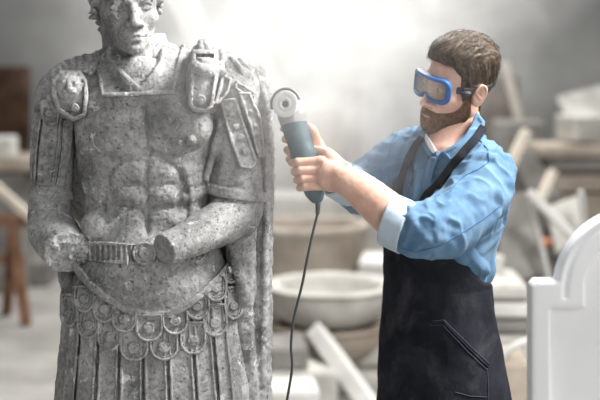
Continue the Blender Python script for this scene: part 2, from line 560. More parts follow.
for sx, x in ((-1,103),(1,189)):
    for j, y in enumerate((172,184,197)):
        C0.add(cap(S(x-sx*2,y,-.083), S(x-sx*-13,y-7,-.05), .014, .010), .012)
    C0.add(ell(S(x+sx*2,226,-.075), (18*PX,.035,17*PX)), .018)
base = C0.crop(C0.lo, hi)
carve(C0, base, [(144,104),(145,130),(147,152)], 3.0, .009, YL, .012)
carve(C0, base, [(148,152),(146,180),(147,235)], 2.6, .008, YL, .012)
carve(C0, base, [(147,151),(134,156),(115,158),(95,152)], 3.2, .011, YL, .014)
carve(C0, base, [(147,151),(160,156),(178,155),(196,147)], 3.2, .011, YL, .014)
carve(C0, base, [(118,162),(128,160),(147,162),(165,161),(180,172),(188,196),(186,222)], 2.6, .008, YL, .012)
carve(C0, base, [(118,162),(108,176),(104,200),(106,222)], 2.6, .008, YL, .012)
for y in (184,208): carve(C0, base, [(122,y),(147,y+1),(172,y)], 2.2, .006, YL, .010)
rim = [(70,255),(76,268),(88,283),(105,297),(125,309),(150,317),(172,314),(190,304),(208,289),(225,272),(240,250)]
def bandpoly(line, w):
    p = np.array(line, float); t = np.gradient(p, axis=0); t /= np.linalg.norm(t, axis=1, keepdims=True)
    n = np.stack([-t[:,1], t[:,0]], 1)
    return np.vstack([p + n*w, (p - n*w)[::-1]])
Cu = C0.crop(C0.lo, hi)
X, Y, Z = Cu.ax[0].reshape(-1,1,1), Cu.ax[1].reshape(1,-1,1), Cu.ax[2].reshape(1,1,-1)
U, W = proj(X, Y, Z); 
lim = np.interp(U.ravel(), [r[0] for r in rim], [r[1] for r in rim]).reshape(U.shape)
Cu.D = np.maximum(Cu.D - .004 - .010*np.clip((W-262)/25,0,1), (W - lim) * PX).astype(f4)
for prim in (cap(S(143,40,0), S(140,78,-.05), 24*PX, 20*PX),):   # room for the neck
    Cu.sub(prim, .01)
def merge(dst, g):
    i0 = [int(round((g.lo[i]-dst.lo[i])/dst.h)) for i in range(3)]
    sl = tuple(slice(i0[i], i0[i]+g.D.shape[i]) for i in range(3))
    dst.D[sl] = smin(dst.D[sl], g.D, .003)
merge(Cu, plate(base, bandpoly(rim, 3.8), .030, YL, k=.005))
merge(Cu, plate(base, bandpoly([(97,50),(99,72),(102,95),(137,94),(173,92),(178,70),(184,44)], 2.4), .016, YL, k=.004))
for (u, w) in ((84,150),(191,141)):
    merge(Cu, plate(base, [(u+5*math.cos(a), w+5*math.sin(a)) for a in np.linspace(0, 6.28, 13)[:-1]], .010, YL, discs=((u,w,2.6,.004),)))
def rough(v, q, amp=.0012, sc=45, amp2=.0007):
    n = vnormals(v, q)
    d = amp * fbm(v*sc, 3) + amp2 * vnoise(v*260)
    pit = vnoise(v*95 + 7.1); d = d - .0016 * np.clip(pit - .55, 0, 1) * 4 * (amp > 0)
    return v + n * d[:, None]
def part(name, F, mat='statue', parent=None, amp=.0012, label=None, rx=1):
    v, q = F.mesh()
    if rx: v = relax(v, q, rx, .35)
    if amp: v = rough(v, q, amp)
    o = mesh_obj(name, v, q, M[mat], parent or statue)
    if label: o['label'] = label
    return o
part('cuirass', Cu)

# --- belt and medallion
belt_poly = [(84,240),(110,242),(140,245),(170,244),(208,238),(210,257),(172,264),(140,265),(110,263),(84,260)]
g, U, W = shell_win(base, belt_poly, YL)
d = smax(poly_sdf(U, W, belt_poly)*PX, g.D - .010 - .0035*np.clip(np.sin(U*2*math.pi/5.2)*1.6, -1, 1) * (np.abs(U-300) > 0), .003)
e = np.minimum(np.abs(W-243.5), np.abs(W-262)) - 1.6
d = smin(d, np.maximum(np.maximum(poly_sdf(U, W, belt_poly), e)*PX, g.D - .015), .002)
g.D = np.maximum(d, -(g.D + .01)).astype(f4)
belt = part('belt', g, amp=.0008)
md = plate(base, [(144+12*math.cos(a), 253+11.5*math.sin(a)) for a in np.linspace(0, 6.28, 25)[:-1]], .022, YL, rim=.006, rimw=1.2, inner=1, discs=((144,253,5.5,.009),))
part('medallion', md, parent=belt, amp=.0006)

# --- skirt base and its strips
sk_lo = (P(35,20,SY)[0], SY-.27, plinth_z + .45); sk_hi = (P(285,20,SY)[0], SY+.26, CH-.05)
K = Field(sk_lo, sk_hi, HS)
K.add(loft([sec(238,92,216,.10,0), sec(262,80,226,.122,0), sec(290,68,236,.135,.005), sec(330,61,244,.142,.01), sec(370,57,249,.15,.01), sec(400,54,253,.155,.01), sec(500,42,262,.165,.02)], 2.2))
part('tunic_skirt', K, rx=1)
strips = [(-.92,-.80),(-.78,-.60),(-.57,-.37),(-.34,-.12),(-.09,.14),(.17,.42),(.45,.64),(.67,.82)]
def edge(y): return np.interp(y, [290,330,370,400,500],[68,61,57,54,42]), np.interp(y, [290,330,370,400,500],[236,244,249,253,262])
for a, b in strips:
    L = []; R_ = []
    for y in (300,335,370,405,440,478):
        xl, xr = edge(y); c = (xl+xr)/2; w = (xr-xl)/2
        L.append((c+a*w, y)); R_.append((c+b*w, y))
    poly = L + [((L[-1][0]+R_[-1][0])/2, 486)] + R_[::-1]
    mid = (L[3][0] + R_[3][0]) / 2
    part('skirt_strip', plate(K, poly, .009, (SY-.24, SY+.05), rim=.006, rimw=1.3), amp=.0012)
def scallop(u, w, hw=12, up=26, dn=14):
    a = np.linspace(math.pi, 0, 13)
    return [(u-hw*.95, w-up)] + [(u - hw*math.cos(math.pi - t) * -1 * 1.0 if False else u + hw*math.cos(t), w + dn*math.sin(t)) for t in a] + [(u+hw*.95, w-up)]
lower = [(69,313,8.5),(88,325,11),(109,337,11.5),(134,348,13.5),(164,347,13.5),(193,341,12.5),(215,323,12),(234,306,9.5)]
upper = [(84,299,10),(104,309,11),(124,319,12),(149,328,13),(175,321,12.5),(197,306,12),(216,288,11),(231,270,9)]
for (u, w, hw) in lower:
    hw *= 1.08
    part('lappet', plate(K, scallop(u, w, hw, 20), .010, (SY-.24, SY+.05), rim=.009, rimw=1.3, inner=1, discs=((u,w,hw*.42,.009),)), amp=.0006)
for (u, w, hw) in upper:
    hw *= 1.08
    g = plate(K, scallop(u, w, hw, 14), .017, (SY-.24, SY+.05), rim=.009, rimw=1.3, inner=1, depth=-.006, discs=((u,w,hw*.42,.009),))
    X, Y, Z = g.ax[0].reshape(-1,1,1), g.ax[1].reshape(1,-1,1), g.ax[2].reshape(1,1,-1); U, W = proj(X, Y, Z)
    g.D = np.maximum(g.D, (np.interp(U.ravel(), [r[0] for r in rim], [r[1] for r in rim]).reshape(U.shape) - 2 - W) * PX).astype(f4)
    part('lappet', g, amp=.0006)

# --- sleeves
def build_sleeves():
    A = Field((P(24,0,SY)[0], SY-.16, CH-.06), (P(100,0,SY)[0], SY+.12, CH+.37), HS)
    A.add(ell(S(65,92,.0), (26*PX,.08,26*PX)), 0)
    A.add(cap(S(58,105,.0), S(53,178,.0), 23*PX, 19*PX), .03)
    A.tube([S(54,176,0,18),S(52,190,0,17.6)], .01, 0)
    A.cut(lambda X,Y,Z: (CH + (200-200)*PX) - Z + .0, .003)
    bandz = CH + (200-194)*PX
    A.add(loft([(bandz-.014, S(52,0)[0], SY, 22*PX, 21.5*PX),(bandz+.010, S(52,0)[0], SY, 21.5*PX, 21*PX)], 2), .002)
    # hanging shoulder strips laid on the sleeve
    a = part('sleeve', A)
    yl = (SY-.14, SY+.03)
    part('shoulder_strap', plate(A, [(44,112),(62,112),(60,140),(57,165),(53,186),(37,185),(39,150)], .008, yl, rim=.006, rimw=1.3, discs=((50,136,3.6,.005),(48.5,152,4,.006),(46.5,167,4,.006),(45,180,3,.004))))
    part('shoulder_strap', plate(A, [(33,112),(42,112),(37,150),(35,186),(30,186),(30,140)], .007, yl, rim=.005, rimw=1.0, discs=((36,130,2.4,.005),(34,150,2.4,.005))))
    part('shoulder_strap', plate(A, [(63,120),(74,118),(72,150),(64,186),(56,186),(61,155)], .005, yl, rim=.004, rimw=1.0))
    B = Field((P(188,0,SY)[0], SY-.2, CH-.06), (P(285,0,SY)[0], SY+.14, CH+.40), HS)
    B.add(ell(S(232,88,.0), (32*PX,.09,32*PX)), 0)
    B.add(cap(S(234,110,.0), S(234,182,-.005), 24*PX, 27*PX), .03)
    B.tube([S(234,176,-.005,27),S(234,192,-.008,28)], .01, 0)
    # slanted lower edge
    B.cut(lambda X,Y,Z: (CH + .006 - .18*(X - S(234,0)[0])) - Z, .003)
    def bandf(X,Y,Z):
        c = S(234,190,-.008); z = Z - (c[2] - .18*(X-c[0]))
        r = np.sqrt((X-c[0])**2 + ((Y-c[1])*1.0)**2) - 32.5*PX
        return smax(r, np.abs(z + .002) - .012, .004)
    B.add((bandf, S(234,190)-.11, S(234,190)+.11), .004)
    for (p, q_) in (((222,120),(206,178)),((229,128),(222,178)),((240,150),(240,180))):
        B.add(cap(S(*p,-.058), S(*q_,-.066), .006, .009), .014)
    part('sleeve', B)
    yl = (SY-.2, SY+.02)
    part('shoulder_strap', plate(B, [(219,100),(236,98),(246,128),(258,162),(252,169),(240,168),(230,140)], .010, yl, rim=.006, rimw=1.4, discs=((231,114,3,.005),(236,126,3.6,.006),(241,138,3.8,.006),(246,151,4,.006))))
    part('shoulder_strap', plate(B, [(238,92),(250,92),(262,120),(266,158),(258,158),(250,128)], .012, yl, rim=.006, rimw=1.3, discs=((251,112,2.6,.005),(256,126,2.6,.005))))
    return A, B
SA, SB = build_sleeves()

# --- shoulder pieces
L = Field((P(34,0,SY)[0], SY-.22, CH+.16), (P(112,0,SY)[0], SY+.12, CH+.40), .002)
L.add(ell(S(70,92,-.02), (26*PX,.088,29*PX)), 0)
L.add(ell(S(92,68,-.01), (20*PX,.072,14*PX)), .02)
L.add(ell(S(80,95,-.03), (16*PX,.085,26*PX)), .02)
LB = L.crop(L.lo, L.lo + (L.n)*.002)
def on(base, u, w, lift, r):
    for yy in np.arange(SY-.22, SY+.1, .002):
        p = P(u, w, yy); i = np.round((p-base.lo)/base.h).astype(int)
        if (i < 0).any() or (i >= base.n).any(): continue
        if base.D[tuple(i)] < 0: return (*P(u, w, yy-lift), r*yy/FPX)
    return S(u, w, -.02, r)
for line in ([(43,90),(47,84),(54,84)],[(46,81),(52,76),(57,78)],[(52,73),(58,70),(62,74)],[(59,67),(65,66),(67,72)],[(67,63),(72,63),(73,70)],[(76,60),(80,60),(80,69)],[(85,57),(88,59),(85,70)],[(94,56),(95,61),(90,72)],
             [(38,101),(42,96),(50,97)],[(37,112),(42,108),(50,108)]):
    L.tube([on(LB, u, w, .004, 3.6) for u, w in line], .003, 4)
fl = [(51,80),(52,94),(57,111),(74,121),(86,116),(88,96),(87,80),(80,70),(60,71)]
merge(L, plate(LB, fl, .012, (SY-.2,SY), rim=.012, rimw=2.0, discs=((75,108,4.2,.012),)))
L.add(ell(S(69,86,-.120), (13*PX,.026,13*PX)), .004)           # lion mask
for sx in (-1,1):
    L.add(ell(S(69+sx*4.5,83,-.140), (3.6*PX,.008,3*PX)), .003); L.add(ell(S(69+sx*3.5,91,-.140), (3.6*PX,.010,3.2*PX)), .003)
    L.sub(ell(S(69+sx*4.5,86.5,-.147), (2*PX,.006,1.2*PX)), .002)
L.add(cap(S(69,80,-.140), S(69,89,-.150), .006, .008), .003)
for a in range(12):
    t = math.radians(a*30+15); L.tube([S(69+9*math.cos(t),85+8.5*math.sin(t),-.134,1.7), S(69+13.5*math.cos(t+.2),85+12.5*math.sin(t+.2),-.122,1.9)], .002, 0)
part('shoulder_guard', L, amp=.001)
g2 = plate(SA, [(40,100),(50,98),(60,112),(58,124),(50,126),(41,118)], .016, (SY-.16, SY), rim=.006, rimw=1.5, discs=((49,113,4,.007),))
part('shoulder_flap', g2)
R2 = Field((P(176,0,SY)[0], SY-.24, CH+.16), (P(282,0,SY)[0], SY+.16, CH+.42), .002)
R2.add(ell(S(222,82,.0), (36*PX,.085,36*PX)), 0)
R2.add(ell(S(202,86,-.045), (18*PX,.085,32*PX)), .02)
RB = R2.crop(R2.lo, R2.lo + R2.n*.002)
merge(R2, plate(RB, [(192,50),(188,104),(193,111),(205,113),(213,107),(219,72),(217,50)], .016, (SY-.2,SY), rim=.012, rimw=2.0, discs=((201,100,5,.010),)))
merge(R2, plate(RB, [(222,74),(232,78),(229,92),(219,104),(214,104),(219,88)], .014, (SY-.2,SY+.02), rim=.009, rimw=1.3))
merge(R2, plate(RB, [(236,80),(256,92),(255,97),(247,98),(234,88)], .014, (SY-.2,SY+.04), rim=.009, rimw=1.3))
for line in ([(193,66,3),(199,69,5.5),(207,71,6),(216,70,5),(224,72,3)],[(194,60,3),(203,62,4.5),(214,63,4),(222,66,3)],
             [(196,48,3),(194,56,3),(197,64,3)], [(201,43,4),(201,53,4),(204,64,3.5)], [(206,42,4),(208,52,4),(209,64,3.5)], [(213,46,3.5),(215,55,3.5),(213,64,3)], [(221,52,3),(223,60,3),(219,67,3)],
             [(204,82,3),(199,90,2.5)], [(208,80,2.5),(208,92,2.5)], [(231,58,2.5),(240,68,2.5),(243,78,2)], [(240,60,2.5),(251,72,2.5),(256,84,2)]):
    R2.tube([on(RB, u, w, (.033 if 58 < w < 76 and 190 < u < 226 else .006) if w > 60 else .0, r) for u, w, r in line], .003, 4)
part('shoulder_guard', R2, amp=.001)

# --- cloak
CL = Field((P(40,0,SY)[0], SY-.14, plinth_z), (P(290,0,SY)[0]+.02, SY+.32, CH+.42), .0036)
CL.tube([S(206,56,.02,7),S(220,56,.01,8),S(238,62,.01,10),S(253,76,.0,10),S(260,95,.0,9),S(262,125,.015,8),S(264,165,.03,8),S(262,220,.03,9),S(260,290,.03,10),S(259,350,.03,10.5),S(258,400,.03,11),S(258,470,.04,13),S(258,600,.05,16),S(256,690,.06,16)], .02, 6)
CL.tube([S(234,66,.05,12),S(248,90,.06,13),S(254,160,.08,12),S(250,260,.09,13),S(247,360,.09,14),S(246,470,.09,17),S(244,690,.09,20)], .02, 5)
CL.tube([S(238,60,-.02,3.2),S(254,72,-.035,3.4),S(264,98,-.03,3.4),S(266,130,-.015,3.4),S(267,180,.0,3.4),S(265,260,.0,3.6),S(263,340,.0,3.8),S(262,420,.0,4)], .003, 6)
CL.tube([S(250,84,-.035,2.6),S(256,110,-.03,2.6),S(256,165,-.01,2.8),S(254,230,-.01,3),S(253,300,.0,3)], .003, 6)
CL.tube([S(236,215,.0,9),S(237,250,-.02,8),S(239,300,-.02,8),S(243,350,-.01,8),S(247,400,-.0,8),S(248,500,.02,12),S(246,690,.04,14)], .02, 5)
CL.tube([S(228,212,-.01,5),S(231,240,-.045,4),S(238,275,-.05,4),S(243,300,-.04,5)], .01, 5)
CL.tube([S(246,215,-.01,5),S(247,260,-.02,5),S(249,330,-.02,5),S(253,420,-.01,6)], .008, 5)
CL.add(loft([(CH+.30, S(160,0)[0], SY+.08, .17, .035),(CH+.2, S(155,0)[0], SY+.12, .245, .035),(CH-.02, S(153,0)[0], SY+.14, .242, .04),(CH-.10, S(162,0)[0], SY+.15, .215, .04),(CH-.5, S(160,0)[0], SY+.17, .22, .05),(plinth_z, S(158,0)[0], SY+.17, .24, .06)], 3), .03)
CL.tube([S(66,235,.04,9),S(70,262,.02,8),S(72,290,.05,8),S(72,340,.08,10),S(70,400,.09,11),S(66,500,.1,13),S(66,690,.1,15)], .02, 5)
CL.tube([S(69,248,.02,5),S(71,272,-.01,5),S(70,300,.0,6),S(68,320,.04,5)], .008, 5)
CL.tube([S(60,250,.0,3),S(61,275,-.01,3),S(64,290,.02,3)], .006, 4)
def cloak_folds(v):
    return v
v, q = CL.mesh(); v = relax(v, q, 2, .4)
n = vnormals(v, q)
fold = np.sin(v[:,0]*95 + 2*np.sin(v[:,2]*5)) * .004 * np.clip((v[:,1]-SY-.03)/.06, 0, 1)
v = v + n * fold[:,None]
v = rough(v, q, .0022, 60, .0012)
mesh_obj('cloak', v, q, M['statue'], statue)

# --- body: head, neck, broken arms, legs
BD = Field((P(20,0,SY)[0], SY-.26, CH-.22), (P(275,0,SY)[0], SY+.14, CH+.40), HS)
BD.add(cap(S(139,36,.030), S(141,92,.0), 27*PX, 31*PX), 0)
BD.tube([S(110,60,.0,14),S(95,68,.01,12)], .03, 0); BD.tube([S(170,58,.0,14),S(188,66,.01,12)], .03, 0)
BD.add(ell(S(139,88,-.05), (32*PX,.06,22*PX)), .03)
BD.tube([S(56,110,.0,20),S(52,175,.0,18),S(50,205,.0,17.5),S(50,226,-.005,17)], .02, 4)
BD.tube([S(50,228,-.008,17),S(57,239,-.04,17.5),S(70,254,-.11,17)], .03, 4)
BD.tube([S(236,110,0,22),S(236,180,0,23),S(237,205,-.01,22),S(234,216,-.03,21.5)], .02, 4)
BD.tube([S(232,217,-.035,21),S(205,231,-.10,17.5),S(176,245,-.165,14),S(140,260,-.23,13.5)], .02, 4)
e0, e1 = S(205,231,-.10), S(163,250,-.188)
dd = (e1-e0)/np.linalg.norm(e1-e0)
BD.cut(lambda X,Y,Z: ((X-e1[0])*dd[0]+(Y-e1[1])*dd[1]+(Z-e1[2])*dd[2]) - (Z < CH+.02)*0 - np.where((Y < SY-.10) & (X > P(130,0,2.6)[0]) & (Z < CH+.0), 0, 9), .004)
# rough broken surface on the left stump
c = S(67,251,-.105); w = BD.win(c-.05, c+.05, 0); sl, X, Y, Z = w
G = np.stack(np.broadcast_arrays(X, Y, Z), -1)
dn = np.array([.30,-.86,-.42]); dn /= np.linalg.norm(dn)
pl = (G - c) @ dn + .010*fbm(G*55, 3)
BD.D[sl] = smax(BD.D[sl], pl.astype(f4), .003)
bf = BD.crop(c-.05, c+.05); bf.D = np.maximum(bf.D - .0022, -(pl[:bf.n[0],:bf.n[1],:bf.n[2]] + .012 + .004*fbm(G*70,2))).astype(f4)
part('broken_forearm_face', bf, 'break', amp=.0016, rx=0, label='pale freshly broken stone face')
v1, q1 = BD.mesh(False); v1 = relax(v1, q1, 1, .4); v1 = rough(v1, q1, .001, 40)
# head
H = head_field(.0019, True)
H.add(cap((0,.03,-.07),(0,.045,-.22),.058,.062), .035)
hv, hq = H.mesh(); hv = relax(hv, hq, 1, .15)
# wavy cropped hair on the skull
hn = vnormals(hv, hq)
hm = np.clip((hv[:,2] - np.interp(hv[:,1], [-.1,-.06,-.02,.02,.06,.12],[.062,.058,.0,-.03,-.07,-.10]))/.012, 0, 1) * (np.abs(hv[:,0]) < .0765)
hv = hv + hn * (hm * (.010 + .008*np.sin(hv[:,2]*200 + 5*fbm(hv*40,2)) ))[:,None]
hv[:,0] *= 1 - .03*np.clip((-.01-hv[:,2])/.07, 0, 1) * np.clip((.06-hv[:,1])/.05, 0, 1)
hr = rot('Y', -4) @ rot('Z', 17) @ rot('X', 3)
eye_mid = S(132.5,6,-.115)
hv = xform(hv, hr, eye_mid - hr @ V3(0,-.09,0), np.array([1.0,1.04,.95]))
hv = rough(hv, hq, .0006, 60, .0004)
# legs below the frame
LG = Field((P(40,0,SY)[0], SY-.16, plinth_z-.01), (P(260,0,SY)[0], SY+.2, .85), .006)
for s in (-1, 1):
    x = P(150,0,SY)[0] + s*.105
    LG.tube([(x*1,SY+.03,.82,.085),(x+s*.01,SY+.0,.52,.062),(x+s*.01,SY+.03,.40,.062),(x+s*.02,SY+.03,.24,.045)], .02, 4)
    LG.add(ell((x+s*.02,SY-.03,plinth_z+.03), (.05,.12,.045)), .03)
LG.cut(lambda X,Y,Z: plinth_z - .004 - Z)
LG.tube([(P(146,0,SY)[0],SY+.02,.84,.09),(P(146,0,SY)[0],SY+.02,.78,.10)], .03, 0)
lv, lq = LG.mesh(False)
CO = Field((P(146,0,SY)[0]-.12, SY-.1, .7), (P(146,0,SY)[0]+.12, SY+.14, 1.62), .01)
CO.tube([(P(146,0,SY)[0],SY+.02,.82,.08),(P(146,0,SY)[0],SY+.02,1.2,.08),(P(140,0,SY)[0],SY+.015,1.56,.06)], 0, 0)
cv, cq = CO.mesh(); lq = np.vstack([lq, cq+len(lv)]); lv = np.vstack([lv, cv])
mesh_obj('body', np.vstack([v1, hv, lv]), np.vstack([q1, hq+len(v1), lq+len(v1)+len(hv)]), M['statue'], statue)
# scarf at the throat
SF = Field((P(95,0,SY)[0], SY-.2, CH+.22), (P(190,0,SY)[0], SY+.1, CH+.42), .002)
SF.add(ell(S(138,80,-.045), (36*PX,.058,24*PX)), 0)
for i, o in enumerate((0, 6, 12, 18)):
    SF.tube([S(110-o*.4,48+o*.8,.0,4.5), S(109-o*.3,58+o*.7,-.055,3.2), S(121-o*.2,74+o*.6,-.100,3.2), S(138-o*.1,88+o*.2,-.118,2.6)], .002, 4)
    SF.tube([S(163+o*.4,46+o*.7,.0,4.5), S(163+o*.3,58+o*.6,-.055,3.2), S(155+o*.1,73+o*.5,-.100,3.2), S(141,88+o*.2,-.116,2.6)], .002, 4)
part('neck_scarf', SF, amp=.0008)
# broken forearm faces
pb = MB().box((P(150,200,SY)[0]-.0, SY+.05, plinth_z/2), (.40,.30,plinth_z/2), bev=.012)
pb.build('plinth', M['statue'], statue)
# ------------------------------------------------------------------ man
def simple(name, col, rough=.6, spec=.3, **kw):
    m, nt, b = mat_new(name, rough, spec); b.inputs['Base Color'].default_value = (*col, 1)
    for k, v in kw.items(): b.inputs[k].default_value = v
    return m
def mottled(name, c1, c2, scale=12, rough=.8, bscale=120, bstr=.4, spec=.25, detail=5):
    m, nt, b = mat_new(name, rough, spec)
    nt.links.new(ramp(nt, noise(nt, scale, detail, .6), [(.35, c1), (.65, c2)]), b.inputs['Base Color'])
    if bstr: bump(nt, b, noise(nt, bscale, 3, .6), bstr, .002)
    return m
def denim(name, lo_, hi_):
    m, nt, b = mat_new(name, .9, .12)
    c = ramp(nt, noise(nt, 9, 5, .65), [(.3, lo_), (.7, hi_)])
    w = nd(nt, 'ShaderNodeTexWave', Scale=220, Distortion=1.5, Detail=1)
    nt.links.new(coord(nt, (1,1,1), (0,.7,0)), w.inputs['Vector'])
    c = mix(nt, .18, c, ramp(nt, w.outputs['Fac'], [(.3, tuple(x*.6 for x in lo_)), (.7, tuple(min(1,x*1.5) for x in hi_))]))
    nt.links.new(c, b.inputs['Base Color'])
    bump(nt, b, mix(nt, .5, noise(nt, 300, 2, .5), w.outputs['Fac']), .25, .001)
    b.inputs['Sheen Weight'].default_value = .08
    return m
M['skin'] = mottled('skin', (.64,.37,.275), (.76,.49,.385), 26, .5, 260, .15, .35)
M['hair'] = mottled('dark_brown_hair', (.035,.024,.016), (.10,.07,.048), 90, .55, 300, .5)
M['beard'] = mottled('brown_beard', (.085,.047,.027), (.24,.14,.085), 190, .7, 420, .6)
M['denim'] = denim('blue_denim', (.055,.125,.225), (.17,.285,.41))
M['denim_pale'] = denim('pale_denim_reverse', (.42,.52,.62), (.55,.64,.72))
M['apron'] = mottled('black_dusty_cotton', (.012,.013,.018), (.028,.030,.038), 8, .95, 180, .3, .1)
M['seam'] = simple('grey_blue_seam_thread', (.06,.072,.10), .9)
M['stitch'] = simple('dark_blue_stitching', (.06,.14,.27), .9)
M['tee'] = simple('white_cotton', (.78,.78,.77), .9)
M['goggle'] = simple('blue_goggle_rubber', (.025,.12,.34), .4, .4)
M['strap'] = mottled('dark_grey_elastic', (.045,.045,.05), (.09,.09,.09), 200, .9, 300, .4)
M['trousers'] = denim('dark_denim', (.03,.045,.09), (.06,.085,.15))
M['shoe'] = simple('brown_work_leather', (.09,.055,.035), .6)
M['button'] = simple('dark_button', (.03,.03,.035), .4)
M['iris'] = simple('brown_iris', (.05,.028,.018), .2, .5)
M['eye'] = simple('white_of_eye', (.72,.68,.65), .2, .5)
def lens_mat():
    m = bpy.data.materials.new('clear_amber_lens'); m.use_nodes = True; nt = m.node_tree
    nt.nodes.remove(nt.nodes['Principled BSDF'])
    o = nt.nodes['Material Output']; t = nd(nt, 'ShaderNodeBsdfTransparent'); t.inputs[0].default_value = (.93,.88,.80,1)
    g = nd(nt, 'ShaderNodeBsdfGlossy', Roughness=.12); g.inputs[0].default_value = (.9,.92,.95,1)
    d = nd(nt, 'ShaderNodeBsdfDiffuse'); d.inputs[0].default_value = (.5,.46,.40,1)
    a = nt.nodes.new('ShaderNodeMixShader'); a.inputs[0].default_value = .12; b = nt.nodes.new('ShaderNodeMixShader'); b.inputs[0].default_value = .22
    nt.links.new(t.outputs[0], a.inputs[1]); nt.links.new(g.outputs[0], a.inputs[2])
    nt.links.new(a.outputs[0], b.inputs[1]); nt.links.new(d.outputs[0], b.inputs[2]); nt.links.new(b.outputs[0], o.inputs[0])
    return m
M['lens'] = lens_mat()

MY = 2.92
MC = P(450, 200, MY)           # torso axis
man = thing('person', (MC[0], MC[1], 0), 'bearded man in denim shirt, black apron and blue goggles grinding the statue', 'person')
YAW = math.radians(-55)
def Q(px, py, Y, r=None):
    p = P(px, py, Y)
    return p if r is None else (*p, r)
def turned(prim, ang=YAW, c=MC):
    f, lo, hi = prim; ca, sa = math.cos(ang), math.sin(ang)
    def g(X, Y, Z):
        x, y = X - c[0], Y - c[1]
        return f(x*ca + y*sa, -x*sa + y*ca, Z)
    m = max(abs(lo[0]), abs(lo[1]), abs(hi[0]), abs(hi[1])) * 1.2
    return g, V3(c[0]-m, c[1]-m, lo[2]), V3(c[0]+m, c[1]+m, hi[2])
def loc(x, y, z):              # torso-local -> world (x = his left, -y = forward)
    ca, sa = math.cos(YAW), math.sin(YAW)
    return V3(MC[0] + x*ca - y*sa, MC[1] + x*sa + y*ca, z)
MS = .0028
NS, FS = Q(485,171,2.80), Q(414,152,3.05)       # near and far shoulder joints
EL = Q(424,230,2.60)                            # near elbow
FE = Q(362,192,2.93)
torso = [(1.545,0,.0,.075,.07),(1.50,0,.0,.145,.09),(1.45,0,-.0,.17,.110),(1.37,-.004,-.008,.168,.118),(1.28,-.012,-.018,.146,.106),(1.18,-.018,-.024,.132,.097),(1.10,-.016,-.022,.118,.084),(.98,-.013,-.018,.118,.084)]
SHf = Field(Q(300,0,2.5)*[1,0,0]+[-.02,2.46,.97], V3(.60,3.22,1.62), MS)
SHf.add(turned(loft(torso, 2.3)))
SHf.add(cap(Q(456,152,MY), NS, .062, .060), .05); SHf.add(cap(Q(450,150,MY), FS, .060, .052), .05)
SHf.tube([(*NS,.062), Q(478,195,2.74,.062), Q(452,222,2.66,.060), (*EL,.056)], .025, 4)
SHf.tube([(*EL,.057), Q(410,228,2.60,.051), Q(401,226,2.612,.046)], .012, 4)
SHf.tube([(*FS,.056), Q(388,172,3.0,.055), (*FE,.052)], .03, 4)
SHf.add(cap(FE, Q(342,181,2.885), .052, .046), .02)
# gathered cloth at the waist and other folds
SHf.tube([Q(486,205,2.88,.035),Q(476,235,2.9,.038),Q(469,262,2.9,.036),Q(470,284,2.9,.024)], .03, 4)
for ln in ([(498,206,2.84,.014),(488,222,2.80,.015),(470,240,2.79,.012)], [(494,222,2.86,.012),(489,240,2.83,.014),(474,252,2.80,.010)], [(460,240,2.77,.012),(470,258,2.79,.014),(486,270,2.83,.012)],
           [(488,252,2.86,.012),(489,270,2.86,.013),(484,285,2.86,.010)], [(452,236,2.76,.010),(458,252,2.77,.010),(472,272,2.80,.010)]):
    SHf.tube([Q(*p) for p in ln], .008, 4)
for ln in ([(440,204,2.67,.007),(443,210,2.655,.010),(447,222,2.62,.008)], [(416,212,2.60,.007),(424,222,2.555,.009),(428,240,2.56,.006)], [(407,206,2.60,.006),(413,222,2.55,.007),(411,242,2.57,.005)],
           [(452,194,2.70,.006),(462,198,2.66,.010),(474,212,2.67,.007)], [(470,176,2.72,.008),(482,184,2.715,.009),(502,188,2.74,.006)], [(468,160,2.76,.006),(484,158,2.735,.007),(502,162,2.74,.005)],
           [(436,240,2.57,.006),(452,232,2.60,.008),(472,218,2.66,.006)], [(395,172,2.96,.010),(384,160,2.95,.010),(372,160,2.93,.007)], [(400,190,2.96,.008),(380,182,2.93,.010),(364,178,2.89,.007)],
           [(412,160,2.93,.007),(408,180,2.9,.009),(404,200,2.88,.007)], [(420,165,2.88,.006),(419,185,2.85,.008),(415,205,2.83,.006)],[(448,172,2.79,.005),(441,186,2.775,.005),(436,200,2.76,.005)]):
    SHf.tube([Q(*p) for p in ln], .012, 4)
NECKP = [(424,128),(432,151),(441,153),(455,145),(469,133),(475,114),(478,100),(420,90)]
def neckcut(X,Y,Z):
    U, W = proj(X,Y,Z); U, W = np.broadcast_arrays(U, W)
    return np.where((Y < 2.95) & (Z > 1.45), -poly_sdf(U.astype(f4), W.astype(f4), NECKP)*PX, -1)
sub_ = SHf.win(P(415,160,2.6)-[0,0,.03], P(485,60,3.0)+[0,0,.1], 0)[0]
sl_ = SHf.win(P(415,165,2.6), P(485,80,3.0), .02)
SHf.D[sl_[0]] = smax(SHf.D[sl_[0]], neckcut(*sl_[1:]).astype(f4), .006)
SHf.cut(lambda X,Y,Z: np.where(Z > 1.49, .058 - np.sqrt((X-Q(457,0,MY)[0])**2 + (Y-MY+.005)**2) + (1.60-Z)*.15, -1), .006)   # neck opening
